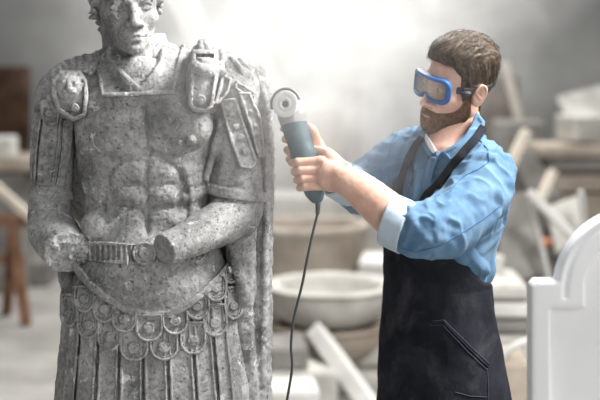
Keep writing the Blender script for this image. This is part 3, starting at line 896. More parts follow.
def wrinkle(v, q, segs, amp):
    n = vnormals(v, q); d = np.zeros(len(v))
    best = np.full(len(v), 9.0)
    for a, b, fr, am in segs:
        a, b = np.array(a[:3]), np.array(b[:3]); e = b-a; L = np.linalg.norm(e); e = e/L
        t = (v-a) @ e; rad = v - a - np.outer(t, e); dist = np.linalg.norm(rad, axis=1) + np.maximum(0, np.maximum(-t, t-L))*2
        u = rad / (np.linalg.norm(rad, axis=1, keepdims=True)+1e-6)
        c = np.stack([t*fr + 3.1*L, u[:,0]*2.2, u[:,2]*2.2 + u[:,1]], 1)
        w = (1 - np.abs(vnoise(c + .6*vnoise(v*14)[:,None])))**2.5 - .35 + .35*vnoise(c*2.3+5)
        m = dist < best; best[m] = dist[m]; d[m] = (w*am)[m]
    # blend region edges by smoothing
    for _ in range(3):
        s = np.zeros(len(v)); cc = np.zeros(len(v))
        for i in range(4):
            A, B = q[:,i], q[:,(i+1)%4]; np.add.at(s, A, d[B]); np.add.at(s, B, d[A]); np.add.at(cc, A, 1); np.add.at(cc, B, 1)
        d = .5*d + .5*s/np.maximum(cc,1)
    return v + n * (d*amp)[:,None]
v, q = SHf.mesh(); v = relax(v, q, 2, .4)
v = wrinkle(v, q, [(NS, EL, 26, 1.0), (EL, Q(398,224,2.615), 30, .8), (FS, FE, 26, 1.2), (FE, Q(342,181,2.885), 28, .6), (MC*[1,1,0]+[0,0,1.5], MC*[1,1,0]+[0,0,.95], 9, 1.0)], .0095)
shirt = mesh_obj('shirt', v, q, M['denim'], man)
# turned-up cuffs
def ringed(a, b, r0, r1, th, k=.003):
    """hollow sleeve end"""
    f1, lo, hi = cap(a, b, r0+th, r1+th); f2, _, _ = cap(a, b, r0, r1)
    a = np.array(a); b = np.array(b); e = (b-a)/np.linalg.norm(b-a); L = np.linalg.norm(b-a)
    def f(X, Y, Z):
        t = (X-a[0])*e[0]+(Y-a[1])*e[1]+(Z-a[2])*e[2]
        return smax(smax(f1(X,Y,Z), -f2(X,Y,Z), k), np.abs(t-L/2)-L/2, k)
    return f, lo, hi
def cuff(a, b, r0, r1, name='cuff'):
    F = Field(np.minimum(a,b)-.09, np.maximum(a,b)+.09, .0025); F.add(ringed(a, b, r0, r1, .006))
    v, q = F.mesh(); v = relax(v, q, 1, .3)
    n = vnormals(v, q); v = v + n*(.0018*fbm(v*30,2))[:,None]
    return mesh_obj(name, v, q, M['denim_pale'], shirt)
cuff(Q(409,229,2.60), Q(388,220,2.62), .0555, .0535)
cuff(Q(352,187,2.905), Q(334,177,2.865), .046, .043)
# collar, placket, pockets, straps: bands that lie on the shirt
def shirt_band(name, poly, h, ylim, mat, parent, base=None, depth=.006, rim=0, amp=0, label=None, k=.002, sm=1):
    g = plate(base or SB2, poly, h, ylim, rim=rim, depth=depth, k=k)
    v, q = g.mesh()
    if len(v) == 0: print('EMPTY', name); return
    v = relax(v, q, sm, .4)
    if amp: v = v + vnormals(v,q)*(amp*fbm(v*40,2))[:,None]
    o = mesh_obj(name, v, q, M[mat], parent)
    if label: o['label'] = label
    return o
SB2 = SHf
NK = SHf.crop(SHf.lo, SHf.lo + SHf.n*MS)
NK.add(cap(Q(460,108,2.90), Q(456,160,2.91), .060, .080), .03)
shirt_band('collar', [(477,112),(485,122),(483,132),(470,146),(450,163),(446,158),(441,152),(452,146),(463,138),(471,126),(474,117)], .010, (2.70,3.1), 'denim', shirt, NK, rim=.003)
shirt_band('collar', [(425,134),(431,143),(434,152),(430,158),(424,150),(420,140)], .008, (2.70,3.1), 'denim', shirt, NK)
shirt_band('collar_lining', [(442,153),(452,146),(463,138),(470,128),(467,126),(455,139),(444,148),(438,151)], .006, (2.70,3.1), 'tee', shirt, NK, label='pale inside of the collar')
shirt_band('collar_lining', [(426,133),(432,142),(437,151),(433,154),(428,147),(424,139)], .010, (2.70,3.1), 'tee', shirt, NK, label='pale inside of the collar')
shirt_band('placket', bandpoly([(434,157),(430,168),(427,182),(424,205)], 4.5), .005, (2.6,3.0), 'denim', shirt, rim=.0015)
shirt_band('pocket_flap', [(404,168),(413,173),(411,184),(403,180)], .006, (2.6,3.1), 'denim', shirt)
0 and shirt_band('pocket_flap', [(432,180),(452,182),(451,190),(441,193),(431,188)], .006, (2.6,3.0), 'denim', shirt)
SBV = bvh_of([o for o in shirt.children if o.name.startswith('collar')] + [shirt])
seam_on(SBV, [(483,131),(470,144),(451,160),(444,152)], .0012, 'stitched_seam', M['stitch'], shirt, .0008, label='dark stitched seam')
for ln in ([(478,138),(488,150),(489,162),(479,169),(466,175),(456,184),(450,192)], [(500,206),(480,221),(460,234),(438,246),(416,252),(402,248)], [(484,134),(497,150),(505,166)],
           [(430,166),(427,182),(424,198)], [(436,166),(433,182),(430,194)], [(404,170),(412,174),(411,186)], [(398,132),(390,146),(389,158)], [(434,184),(444,181),(452,181)]):
    seam_on(SBV, ln, .0014, 'stitched_seam', M['stitch'], shirt, .0004)
def on_surf(base, u, w, lift, Y0=2.4, Y1=3.2):
    for yy in np.arange(Y0, Y1, .0015):
        p = P(u, w, yy); i = np.round((p-base.lo)/base.h).astype(int)
        if (i < 0).any() or (i >= base.n).any(): continue
        if base.D[tuple(i)] < 0: return P(u, w, yy-lift)
    return P(u, w, Y1)
for (u, w) in ((430,158),(426,180),(442,186)):
    c = on_surf(SHf, u, w, .008)
    MB().lathe([(0,.0),(.0035,.0),(.005,.0008),(.005,.002),(.0035,.003),(0,.003)], c, frame_from((0,0,1), (0,1,0)) @ rot('Y',0), 14).build('button', M['button'], shirt, True)

# --- apron
AP = Field(V3(.12,2.68,.50), V3(.62,3.22,1.50), .0032)
ap_secs = [(1.44,-.002,-.006,.176,.118),(1.37,-.004,-.010,.175,.126),(1.28,-.012,-.020,.152,.112),(1.18,-.018,-.026,.137,.102),(1.08,-.015,-.022,.149,.112),(.98,-.012,-.018,.163,.125),(.90,-.010,-.015,.170,.133),(.75,-.008,-.01,.182,.148),(.56,-.008,-.01,.19,.155)]
AP.add(turned(loft(ap_secs, 2.3)))
APg = [(380,200),(393,198),(402,206),(416,206),(424,192),(436,182),(444,186),(450,214),(454,234),(462,256),(471,272),(480,280),(486,284),(500,287),(520,300),(540,620),(340,620),(350,204)]
g, U, W = shell_win(AP, APg, (2.68,3.25))
X, Y, Z = g.ax[0].reshape(-1,1,1), g.ax[1].reshape(1,-1,1), g.ax[2].reshape(1,1,-1)
fw = -(X-MC[0])*math.sin(YAW)*1.0 + 0*Y
ca, sa = math.cos(YAW), math.sin(YAW)
ly = -(X-MC[0])*sa + (Y-MC[1])*ca                # local y, negative = forward
d = smax(poly_sdf(U, W, APg)*PX, g.D - .006, .004)
d = np.maximum(d, -(g.D + .008))
d = np.maximum(d, ly - np.where(Z > 1.19, .035, .10))
d = np.maximum(d, .58 - Z)
g.D = d.astype(f4)
v, q = g.mesh(); v = relax(v, q, 1, .4)
n = vnormals(v, q)
dr = .007*(1-np.abs(vnoise(np.stack([v[:,0]*16, v[:,1]*16, v[:,2]*3.5],1)+.4*vnoise(v*9)[:,None])))**2 + .004*fbm(np.stack([v[:,0]*9+v[:,2]*9, v[:,1]*9, v[:,2]*12],1),2)
v = v + n*(dr*np.clip((1.42-v[:,2])/.2,.3,1))[:,None]
apron = mesh_obj('apron', v, q, M['apron'], man)
def dusty(m):
    nt = m.node_tree; b = nt.nodes['Principled BSDF']; l = b.inputs['Base Color'].links[0]
    f = ramp(nt, noise(nt, 7, 6, .7, dist=.5), [(.50,(0,0,0)),(.72,(.28,.28,.28))])
    nt.links.new(mix(nt, f, l.from_socket, (.16,.16,.165)), b.inputs['Base Color'])
dusty(M['apron'])
def apb(name, line, w, h, mat, ylim=(2.5,3.1)):
    return shirt_band(name, bandpoly(line, w), h, ylim, mat, apron, AP, k=.001)
AB = bvh_of([apron])
seam_on(AB, [(431,323),(444,322),(448,327),(470,350),(488,367)], .0026, 'pocket_hem', M['apron'], apron, .001)
seam_on(AB, [(433,321),(444,320),(450,326),(472,348),(489,364)], .0011, 'pocket_seam', M['seam'], apron, .002, label='pale grey thread of the pocket edge')
seam_on(AB, [(430,325),(443,325),(468,352),(486,369)], .0009, 'pocket_seam', M['seam'], apron, .002)
seam_on(AB, [(487,368),(488,385),(488,410)], .0010, 'pocket_seam', M['seam'], apron, .001)
seam_on(AB, [(455,392),(470,396),(487,397)], .0009, 'pocket_seam', M['seam'], apron, .001)
NK2 = Field(SHf.lo, SHf.lo + (SHf.n-1)*MS, .0032)
NK2.add(turned(loft([(z_,a_,b_,c_,d_) for z_,a_,b_,c_,d_ in torso if z_ > 1.15], 2.3)))
NK2.add(cap(Q(456,152,MY), NS, .062, .060), .05); NK2.add(cap(Q(450,150,MY), FS, .060, .052), .05); NK2.add(cap(Q(460,108,2.90), Q(456,160,2.91), .060, .080), .03)
shirt_band('shoulder_strap', bandpoly([(414,220),(422,208),(430,195),(440,181),(454,163),(466,149),(478,136),(484,126)], 4.2), .027, (2.5,3.1), 'apron', apron, NK2, depth=-.004)
shirt_band('shoulder_strap', bandpoly([(396,214),(398,195),(402,176),(408,158),(416,144),(422,137)], 3.4), .020, (2.6,3.1), 'apron', apron, NK2, depth=-.004)

# --- trousers and shoes (they carry the figure on the floor)
TR = Field(V3(.10,2.62,.0), V3(.66,3.25,1.06), .007)
TR.add(turned(loft([(1.05,-.014,-.02,.125,.090),(.95,-.012,-.017,.135,.098),(.84,-.008,-.010,.145,.10)], 2.3)))
for s in (-1,1):
    a, k_, an = loc(s*.075,-.01,.86), loc(s*.10,-.03,.48), loc(s*.12,.02,.09)
    TR.tube([(*a,.080),(*k_,.062),(*an,.052)], .03, 4)
TR.cut(lambda X,Y,Z: .06 - Z)
v, q = TR.mesh(); mesh_obj('trousers', relax(v,q,2,.4), q, M['trousers'], man)
for s in (-1,1):
    F = Field(loc(s*.12,-.06,0)-.2*V3(1,1,0)-[0,0,.005], loc(s*.12,-.06,.16)+.2*V3(1,1,0), .005)
    F.add(cap(loc(s*.12,.04,.045), loc(s*.135,-.13,.035), .045, .038)); F.add(cap(loc(s*.12,.02,.05), loc(s*.12,.02,.12), .046, .048), .03)
    F.cut(lambda X,Y,Z: .002 - Z)
    v, q = F.mesh(); mesh_obj('shoe', v, q, M['shoe'], man)

# --- grinder
GT, GH = Q(317,199,2.705), Q(288.5,106,2.755)
gax = (GH-GT)/np.linalg.norm(GH-GT); GL = np.linalg.norm(GH-GT)
GR = frame_from(gax, (0,1,0))            # y along the tool
grd = thing('angle_grinder', tuple(GT), 'teal angle grinder with white disc and grey cable in the man\'s hands', 'grinder')
M['teal'] = mottled('teal_plastic', (.035,.075,.095), (.06,.11,.13), 30, .5, 200, .1, .4)
M['metal'] = simple('cast_metal', (.36,.36,.355), .35, .5, Metallic=.35)
M['disc'] = mottled('white_grinding_disc', (.72,.72,.70), (.84,.84,.82), 60, .8, 200, .3)
M['rubber'] = simple('dark_grey_cable_rubber', (.085,.09,.095), .7)
def gp(t, off=(0,0,0)): return GT + gax*t + GR @ V3(off[0], 0, off[1]) 
GF = Field(np.minimum(GT,GH)-.07, np.maximum(GT,GH)+.07, .002)
for (a, b, r0, r1) in ((.022,.05,.0245,.0245),(.05,.11,.0245,.0275),(.11,GL*.86,.0285,.031)):
    GF.add(cap(gp(a), gp(b), r0, r1), .012)
GF.add(cap(gp(.006), gp(.03), .017, .021), .006)
tz = (gp(GL*.84)); GF.cut(lambda X,Y,Z: (X-tz[0])*gax[0]+(Y-tz[1])*gax[1]+(Z-tz[2])*gax[2])
for i in range(5):
    c = gp(GL*.62 - i*.008, (0,0))
    for s in (-1,1): GF.sub(cap(c + GR@V3(s*.029,0,-.008), c + GR@V3(s*.029,0,.012), .0018, .0018))
v, q = GF.mesh(); mesh_obj('housing', relax(v,q,1,.3), q, M['teal'], grd)
GG = Field(GH-.1, GH+.1, .002)
GG.add(cap(gp(GL*.80), gp(GL*.90), .030, .0315)); GG.add(cap(gp(GL*.90)+V3(.003,0,0), gp(GL*1.02)+V3(.005,0,0), .032, .029), .01)
dn = np.array([-.34,-.93,.10]); dn /= np.linalg.norm(dn)     # the disc looks this way
DC = P(285.5,104,2.70)
GG.add(cap(DC - dn*.055, DC - dn*.012, .019, .015), .012)
v, q = GG.mesh(); mesh_obj('gear_head', relax(v,q,1,.3), q, M['metal'], grd, )
DR = frame_from(dn, (0,0,1)); DR = np.stack([DR[:,0], DR[:,2], DR[:,1]], 1)   # z along disc normal
MB().lathe([(.0,-.003),(.030,-.003),(.0315,-.001),(.0315,.003),(.030,.005),(.020,.003),(.0155,.002),(.014,.005),(.0105,.005),(.009,.0),(0,-.001)], DC, DR, 48).build('disc', M['disc'], grd, True)
MB().lathe([(0,.003),(.005,.003),(.0065,.002),(.0065,-.002)], DC, DR, 20).build('spindle_nut', M['strap'], grd, True)
gm = MB(); vs = []; fs = []
angs = np.linspace(math.radians(-10), math.radians(170), 26)
prof = [(.015,-.009),(.036,-.010),(.038,-.008),(.038,.003),(.0355,.003),(.0355,-.006),(.015,-.006)]
tdir = DR.T @ gax; base_a = math.atan2(tdir[1], tdir[0])
for a in angs - math.radians(80) + base_a:
    for r, z in prof: vs.append(DC + DR @ V3(r*math.cos(a), r*math.sin(a), z))
m_ = len(prof)
for i in range(len(angs)-1):
    for j in range(m_): fs.append((i*m_+j, (i+1)*m_+j, (i+1)*m_+(j+1)%m_, i*m_+(j+1)%m_))
gm.put(vs, fs); gm.build('disc_guard', M['metal'], grd)
MB().tube([Q(317.5,199,2.705,.0075), Q(318,204,2.70,.0065), Q(317.5,214,2.70,.0048)], 12).build('cable_boot', M['rubber'], grd, True)
cb = [Q(318,212,2.70,.0031),Q(314,228,2.70,.0031),Q(308,255,2.70,.0031),Q(302,285,2.70,.0031),Q(294,318,2.71,.0031),Q(291,345,2.72,.0031),Q(292,368,2.73,.0031),Q(287,400,2.75,.0031),Q(280,440,2.78,.0031),(-.02,2.80,.45,.0031),(-.03,2.84,.12,.0031),(.02,2.88,.008,.0031),(.16,3.15,.005,.0031),(.3,3.8,.005,.0031)]
MB().tube(cb, 8, 8).build('power_cable', M['rubber'], grd, True)

# --- body: head, neck, forearms, hands
HF = head_field(.0018)
HB = HF.crop(HF.lo, HF.lo + HF.n*HF.h)
HF.add(cap((0,.022,-.07),(0,.020,-.11),.052,.052), .03)
hv, hq = HF.mesh(); hv = relax(hv, hq, 1, .25)
HR = rot('Z', -58) @ rot('Y', 16) @ rot('X', 5)
HO = P(456.5, 84, 2.88)
def hw(p): return xform(p, HR, HO, np.array([.935,.865,.935]))
body_v = [hw(hv)]; body_q = [hq]
NKF = Field(P(420,90,2.8)-[.02,.1,.26], P(500,90,2.8)+[.02,.3,.03], .003)
NKF.add(cap(hw([(0,.024,-.09)])[0], P(452,165,2.895), .050, .060)); NKF.add(cap(hw([(.01,-.02,-.10)])[0], P(441,149,2.875), .030, .028), .04); NKF.add(turned(loft([(1.50,0,-.01,.05,.05),(1.45,0,-.0,.13,.09),(1.42,0,0,.16,.1)], 2.2)), .05)
v, q = NKF.mesh(); body_v.append(v); body_q.append(q)
# inner torso and upper arms, hidden by the shirt
IF = Field(V3(.0,2.45,.9), V3(.62,3.25,1.56), .008)
IF.add(turned(loft([(1.50,0,.0,.11,.06),(1.45,0,.0,.14,.08),(1.28,-.01,-.016,.125,.085),(1.0,-.012,-.017,.12,.085),(.9,-.01,-.014,.14,.09)], 2.3)))
IF.tube([(*NS,.036),(*EL,.032)], .02, 0); IF.tube([(*FS,.036),(*FE,.032)], .02, 0)
v, q = IF.mesh(); body_v.append(v); body_q.append(q)
HD = Field(V3(P(275,0,2.75)[0]-.01,2.52,CH-.14), V3(P(432,0,2.7)[0],3.02,CH+.24), .0019)
# near forearm
HD.tube([(*EL,.036), Q(402,225,2.615,.040), Q(384,212,2.625,.037), Q(362,195,2.635,.029), Q(346,182,2.645,.023)], .012, 5)
HD.tube([Q(398,217,2.62,.032), Q(372,195,2.635,.027), Q(350,178,2.65,.020)], .02, 4)
HD.add(ell(Q(342,179,2.65), (.026,.018,.023), rot('Y', 35)), .02)
# near hand: the back of the hand and four fingers over the handle
gx = lambda py: np.interp(py, [106,199], [288.5,317])+1
gy = lambda py: np.interp(py, [110,199], [2.755,2.705])
rows = [(161.5,.0094,0),(170,.0098,.001),(178.5,.0094,0),(186.5,.0084,-.002)]
for i, (yy, r, lf) in enumerate(rows):
    xc = gx(yy); fr = gy(yy) - .027 - r*.85
    K0 = Q(xc+13.5-i*.6, yy-1+i*.3, fr+.004-lf)
    PIP = Q(xc-8.5, yy+.5, fr+.004); DIP = Q(xc-14.5, yy+1.5, fr+.024); TIP = Q(xc-12, yy+2, fr+.043)
    HD.add(cap(Q(341-i*.8, 174+i*4.2, 2.650), K0, .0125, r*1.12), .010)
    HD.add(cap(K0, PIP, r*1.08, r*1.0), .0035)
    HD.add(cap(PIP, DIP, r*1.0, r*.92), .003); HD.add(cap(DIP, TIP, r*.92, r*.82), .003)
    HD.add(ell(K0 - V3(0,.002,0), (r*1.15,r*1.1,r*1.05)), .004)
HD.add(ell(Q(331,176,2.665), (.030,.020,.033)), .012)
# thumb behind the handle
HD.tube([Q(338,170,2.672,.014), Q(332,158,2.70,.0125), Q(322,152,2.735,.0105), Q(311,151,2.752,.0092)], .010, 4)
# far forearm and hand
HD.tube([(*FE,.040), Q(346,182,2.885,.036), Q(332,168,2.85,.030), Q(322,157,2.825,.025)], .012, 5)
HD.add(ell(Q(312,148,2.803), (.030,.018,.032), rot('Y', 40)), .02)
HD.add(ell(Q(304,141,2.795), (.024,.015,.030), rot('Y', 30)), .015)
HD.tube([Q(319,154,2.80,.0125), Q(317,144,2.775,.0115), Q(314,134,2.755,.0100), Q(310.5,127.5,2.742,.0092)], .005, 4)
for j, (yy, r) in enumerate(((128,.0085),(138,.0090),(149,.0090),(158,.0080))):
    HD.tube([Q(300,yy+4,2.80,r*1.1), Q(291,yy+3,2.800,r), Q(283.5+j*1.9,yy+1,2.780,r*.96), Q(286+j*2.1,yy+1,2.738,r*.88)], .003, 4)
v, q = HD.mesh(False); v = relax(v, q, 1, .3)
v = v + vnormals(v,q)*(.0006*fbm(v*70,2))[:,None]
body_v.append(v); body_q.append(q)
o = 0; qq = []
for a, b in zip(body_v, body_q): qq.append(b + o); o += len(a)
mesh_obj('body', np.vstack(body_v), np.vstack(qq), M['skin'], man)
# eyes
for s in (-1,1):
    m1 = MB(); m1.lathe([(0,-.0132),(.004,-.0125),(.008,-.0102),(.0115,-.005),(.0128,.0),(.0115,.005),(0,.0128)], hw([(s*.031,-.0765,-.001)])[0], HR @ rot('X',-90), 20)
    e = m1.build('eyeball', M['eye'], man, True)
    m2 = MB(); m2.lathe([(0,-.0142),(.003,-.0138),(.0055,-.0126),(.0058,-.0115)], hw([(s*.031,-.0765,-.001)])[0], HR @ rot('X',-90) @ rot('Y', 8), 18)
    m2.build('iris', M['iris'], e, True)
# --- hair
def region(F, fn, k=.004):
    X, Y, Z = F.ax[0].reshape(-1,1,1), F.ax[1].reshape(1,-1,1), F.ax[2].reshape(1,1,-1)
    X, Y, Z = np.broadcast_arrays(X, Y, Z); F.D = fn(F.D, X, Y, Z).astype(f4); return F
def big(F0):
    G = Field((-.125,-.165,-.2), (.125,.165,.18), .0022)
    # resample the skull analytically
    G.add(ell((0,.018,.038), (.0755,.097,.083)), 0, .05); G.add(ell((0,-.03,-.022), (.061,.062,.082)), .03, .05)
    G.add(ell((0,-.038,-.070), (.042,.046,.038)), .02, .04)
    for s in (-1,1):
        G.add(cap((s*.048,.0,-.055), (s*.014,-.076,-.100), .014, .012), .02, .04)
    G.add(ell((0,-.083,-.103), (.017,.014,.014)), .014, .04); G.add(ell((0,-.082,-.074), (.026,.018,.018)), .02, .04)
    G.add(cap((0,.022,-.07),(0,.012,-.2),.052,.054), .03, .04)
    return G
G0 = big(HB)
def hair_fn(B, X, Y, Z):
    th = .0055 + .0145*np.clip((Z-.03)/.07,0,1) + .008*np.clip((-Y-.02)/.07,0,1)*np.clip((Z-.05)/.04,0,1)
    th = th*np.clip((Z+.10)/.10,.35,1)
    line = np.interp(Y.ravel(), [-.12,-.085,-.06,-.042,-.036,-.028,-.008,-.004,.03,.038,.06,.13], [.085,.072,.060,.040,.0,-.028,-.028,.018,.022,-.035,-.075,-.085]).reshape(Y.shape)
    return smax(B - th, (line - Z)*.7, .006)
HG = region(Field.crop(G0, G0.lo, G0.lo+G0.n*G0.h), hair_fn)
HAIRB = Field.crop(HG, HG.lo, HG.lo+HG.n*HG.h)
v, q = HG.mesh(); v = relax(v, q, 1, .4); n = vnormals(v, q)
# locks run from the forehead back and down
fl = np.stack([v[:,0]*75 + 1.5*vnoise(v*22), v[:,1]*14, v[:,2]*38 - v[:,1]*20], 1)
sd = np.stack([v[:,0]*20, v[:,1]*80 + v[:,2]*20, v[:,2]*14], 1)
tp = np.clip((v[:,2]-.06)/.04, 0, 1)
dd_ = .0045*(tp*vnoise(fl) + (1-tp)*vnoise(sd)) + .0022*(tp*vnoise(fl*2.6) + (1-tp)*vnoise(sd*2.6))
v = v + n*dd_[:,None]
hair = mesh_obj('hair', hw(v), q, M['hair'], man)
# loose strands on top of it
st = MB(); idx = rng.choice(len(v), 1500, replace=False)
for i in idx:
    p = v[i]; nn = n[i]
    if n[i] @ V3(0,0,1) < -.3: continue
    fdir = V3(rng.randn()*.25, .8, .25-.9*np.clip(p[1]/.08,-.3,1)) if tp[i] > .5 else V3(rng.randn()*.15, .55, -.8)
    fdir = fdir - nn*(fdir@nn); fdir /= np.linalg.norm(fdir)
    Ls = rng.uniform(.012,.024)
    pts = [(*(p - nn*.002), .0007), (*(p + fdir*Ls*.5 + nn*.003), .0006), (*(p + fdir*Ls + nn*rng.uniform(-.001,.004)), .0002)]
    st.tube(pts, 3, 0, ends=False)
so = mesh_obj('hair_strands', hw(np.vstack(st.v)), st.f, M['hair'], hair)
# --- beard
def beard_fn(B, X, Y, Z):
    top = np.interp(Y.ravel(), [-.12,-.10,-.085,-.07,-.05,-.03,-.018,.0,.01], [-.058,-.058,-.062,-.062,-.055,-.04,-.012,-.012,-.05]).reshape(Y.shape)
    th = .0035 + .0035*np.clip((-Z-.08)/.03,0,1)*np.clip(-Y/.08,0,1)
    d = smax(B - th, (Z - top)*.8, .004)
    d = np.maximum(d, -.122 - Z); d = np.maximum(d, Y - .004 + np.clip(-.08-Z,0,1)*.9)
    lip = np.sqrt((X/.017)**2 + ((Z+.0775)/.0048)**2) - 1
    return np.maximum(d, -np.where(Y < -.06, lip*.0048, 1))
BG = region(Field.crop(G0, G0.lo, G0.lo+G0.n*G0.h), beard_fn)
v, q = BG.mesh(); v = relax(v, q, 1, .4); n = vnormals(v, q)
v = v + n*(.0009*vnoise(np.stack([v[:,0]*240, v[:,1]*240, v[:,2]*90],1)) + .0006*vnoise(v*90))[:,None]
beard = mesh_obj('beard', hw(v), q, M['beard'], man)
st = MB(); idx = rng.choice(len(v), 1400, replace=False)
for i in idx:
    p = v[i]; nn = n[i]; fd = V3(rng.randn()*.3, -.25+rng.randn()*.2, -1); fd -= nn*(fd@nn)*.6; fd /= np.linalg.norm(fd)
    st.tube([(*(p-nn*.001),.0005),(*(p+fd*.003+nn*.0008),.0004),(*(p+fd*.006+nn*.001),.0002)], 3, 0, ends=False)
mesh_obj('beard_hairs', hw(np.vstack(st.v)), st.f, M['beard'], beard)
# eyebrows
for s in (-1,1):
    pts = [(*hw([(s*.014,-.0955,.0185)])[0],.0026),(*hw([(s*.030,-.0925,.0245)])[0],.0032),(*hw([(s*.046,-.080,.0215)])[0],.002)]
    MB().tube(pts, 8, 4, flat=.6).build('eyebrow', M['hair'], man, True)
# --- goggles
gg = bpy.data.objects.new('goggles', None)
GO = Field((-.12,-.14,-.05), (.12,.03,.06), .0018)
def gcoord(X, Y, Z):
    rho = np.sqrt(X**2 + (Y+.005)**2); th = np.arctan2(X, -(Y+.005)); return rho, th*.098, Z-.002
def rbox(u, w, hu, hh, r): 
    qx, qy = np.abs(u)-hu+r, np.abs(w)-hh+r
    return np.sqrt(np.maximum(qx,0)**2+np.maximum(qy,0)**2)+np.minimum(np.maximum(qx,qy),0)-r
def gframe(X, Y, Z):
    rho, u, w = gcoord(X, Y, Z)
    out = rbox(u, w, .075, .034, .024); nose = np.sqrt((u/.014)**2+((w+.038)/.022)**2)-1
    out = smax(out, -nose*.014, .006)
    inn = smax(rbox(u, w, .062, .024, .017), -(np.sqrt((u/.018)**2+((w+.040)/.028)**2)-1)*.018, .006)
    return smax(smax(out, -inn, .003), np.abs(rho-.100)-.0135 + .35*np.clip(out+.006,0,1), .004)
GO.add((gframe, V3(-.12,-.14,-.05), V3(.12,.03,.06)))
v, q = GO.mesh(); frame = mesh_obj('goggles', hw(relax(v,q,1,.3)), q, M['goggle'], man)
GLn = Field((-.12,-.14,-.05), (.12,.03,.06), .0018)
def glens(X, Y, Z):
    rho, u, w = gcoord(X, Y, Z)
    inn = smax(rbox(u, w, .063, .025, .018), -(np.sqrt((u/.017)**2+((w+.040)/.027)**2)-1)*.017, .006)
    return np.maximum(inn, np.abs(rho-.105)-.0018)
GLn.add((glens, V3(-.12,-.14,-.05), V3(.12,.03,.06)))
v, q = GLn.mesh(); mesh_obj('lens', hw(v), q, M['lens'], frame)
ST = Field.crop(G0, G0.lo, G0.lo+G0.n*G0.h); ST.D = np.minimum(ST.D, HAIRB.D)
def strap_fn(B, X, Y, Z):
    c = .004 + .10*np.clip(Y+.05,0,.2)*.25
    d = smax(B - .0035, np.abs(Z-c)-.0095, .002); d = np.maximum(d, -(B+.001)); return np.maximum(d, -.052 - Y)
region(ST, strap_fn)
v, q = ST.mesh(); mesh_obj('strap', hw(relax(v,q,1,.3)), q, M['strap'], frame)
MB().tube([(*hw([(s_*.088,-.048,.003)])[0],.012) for s_ in (1,)]+[(*hw([(.084,-.030,.003)])[0],.010)], 10, 0, flat=.5).build('strap_clip', M['strap'], frame, True)
# ------------------------------------------------------------------ the yard behind
M['floor'] = mottled('dusty_concrete', (.24,.23,.215), (.40,.385,.36), 2.2, .95, 40, .5, .1, 8)
M['wall'] = mottled('grey_plaster', (.20,.20,.195), (.34,.34,.33), .8, .95, 20, .4, .1, 8)
M['limestone'] = mottled('pale_limestone', (.38,.365,.335), (.54,.525,.49), 6, .95, 60, .5, .1)
M['white_stone'] = mottled('white_stone', (.47,.46,.435), (.62,.61,.58), 5, .9, 60, .4, .1)
M['tan_stone'] = mottled('tan_stone', (.28,.235,.19), (.42,.365,.305), 5, .95, 60, .5, .1)
M['grey_stone'] = mottled('grey_sawn_stone', (.15,.14,.13), (.25,.24,.225), 5, .95, 60, .5, .1)
M['brown_stone'] = mottled('brown_stone', (.10,.065,.04), (.2,.14,.10), 3, .9, 60, .4, .1)
M['wood'] = mottled('brown_timber', (.16,.085,.05), (.28,.16,.10), 9, .8, 60, .4, .1)
M['dark_wood'] = mottled('dark_stained_boards', (.035,.022,.015), (.11,.058,.035), 4, .8, 60, .4, .1)
M['pale_wood'] = mottled('pale_timber', (.55,.48,.40), (.68,.61,.52), 9, .8, 60, .4, .1)
M['brick'] = mottled('red_brick', (.38,.15,.09), (.5,.22,.14), 9, .9, 60, .4, .1)
M['marble'] = mottled('white_marble', (.88,.88,.88), (.94,.94,.94), 4, .45, 30, .05, .4)
fl = MB().box((0,8,-.05), (9,10,.05), bev=.001).build('floor', M['floor']); tag(fl, kind='structure')
wb = MB().box((0,14.1,2.5), (9,.1,2.6), bev=.001).build('wall_back', M['wall']); tag(wb, kind='structure')
wl = MB().box((-6.1,8,2.5), (.1,6,2.6), bev=.001).build('wall_left', M['wall']); tag(wl, kind='structure')
wr = MB().box((7.1,8,2.5), (.1,6,2.6), bev=.001).build('wall_right', M['wall']); tag(wr, kind='structure')
def roughen(mb, amp, sc):
    v = np.vstack(mb.v); mb.v = [v + amp*np.stack([vnoise(v*sc+i*9) for i in range(3)],1)]; return mb
def slab(name, mat, label, cat, pa, pb, w, Y, th=.06, Y2=None, group=None, twist=0):
    """a plank / slab from photo point pa to pb at depth Y..Y2, w px wide"""
    a, b = P(*pa, Y), P(*pb, Y2 or Y); d = b-a; L = np.linalg.norm(d)
    R = frame_from(d, (0,-1,0.001)) @ rot('Y', twist)
    m = MB().box((a+b)/2, (w*Y/FPX/2, L/2, th/2), R, .008)
    o = roughen(m, .004, 9).build(name, M[mat]); return tag(o, label, cat, group, 'thing')
def block(name, mat, label, cat, x0, x1, y0, y1, Y, dep, rz=0, ry=0, group=None, amp=.006):
    a, b = P(x0, y1, Y), P(x1, y0, Y); c = (a+b)/2; c[1] += dep/2
    m = MB().box(c, (abs(b[0]-a[0])/2, dep/2, abs(b[2]-a[2])/2), rot('Z', rz) @ rot('Y', ry), .015)
    o = roughen(m, amp, 7).build(name, M[mat]); return tag(o, label, cat, group, 'thing')
def to_floor(name, mat, label, cat, x0, x1, y0, Y, dep, rz=0, group=None, top=None, base=0.0):
    a, b = P(x0, y0, Y), P(x1, y0, Y); z1 = top if top else a[2]
    m = MB().box(((a[0]+b[0])/2, Y+dep/2, (z1+base)/2), (abs(b[0]-a[0])/2, dep/2, (z1-base)/2), rot('Z', rz), .015)
    o = roughen(m, .006, 7).build(name, M[mat]); return tag(o, label, cat, group, 'thing')
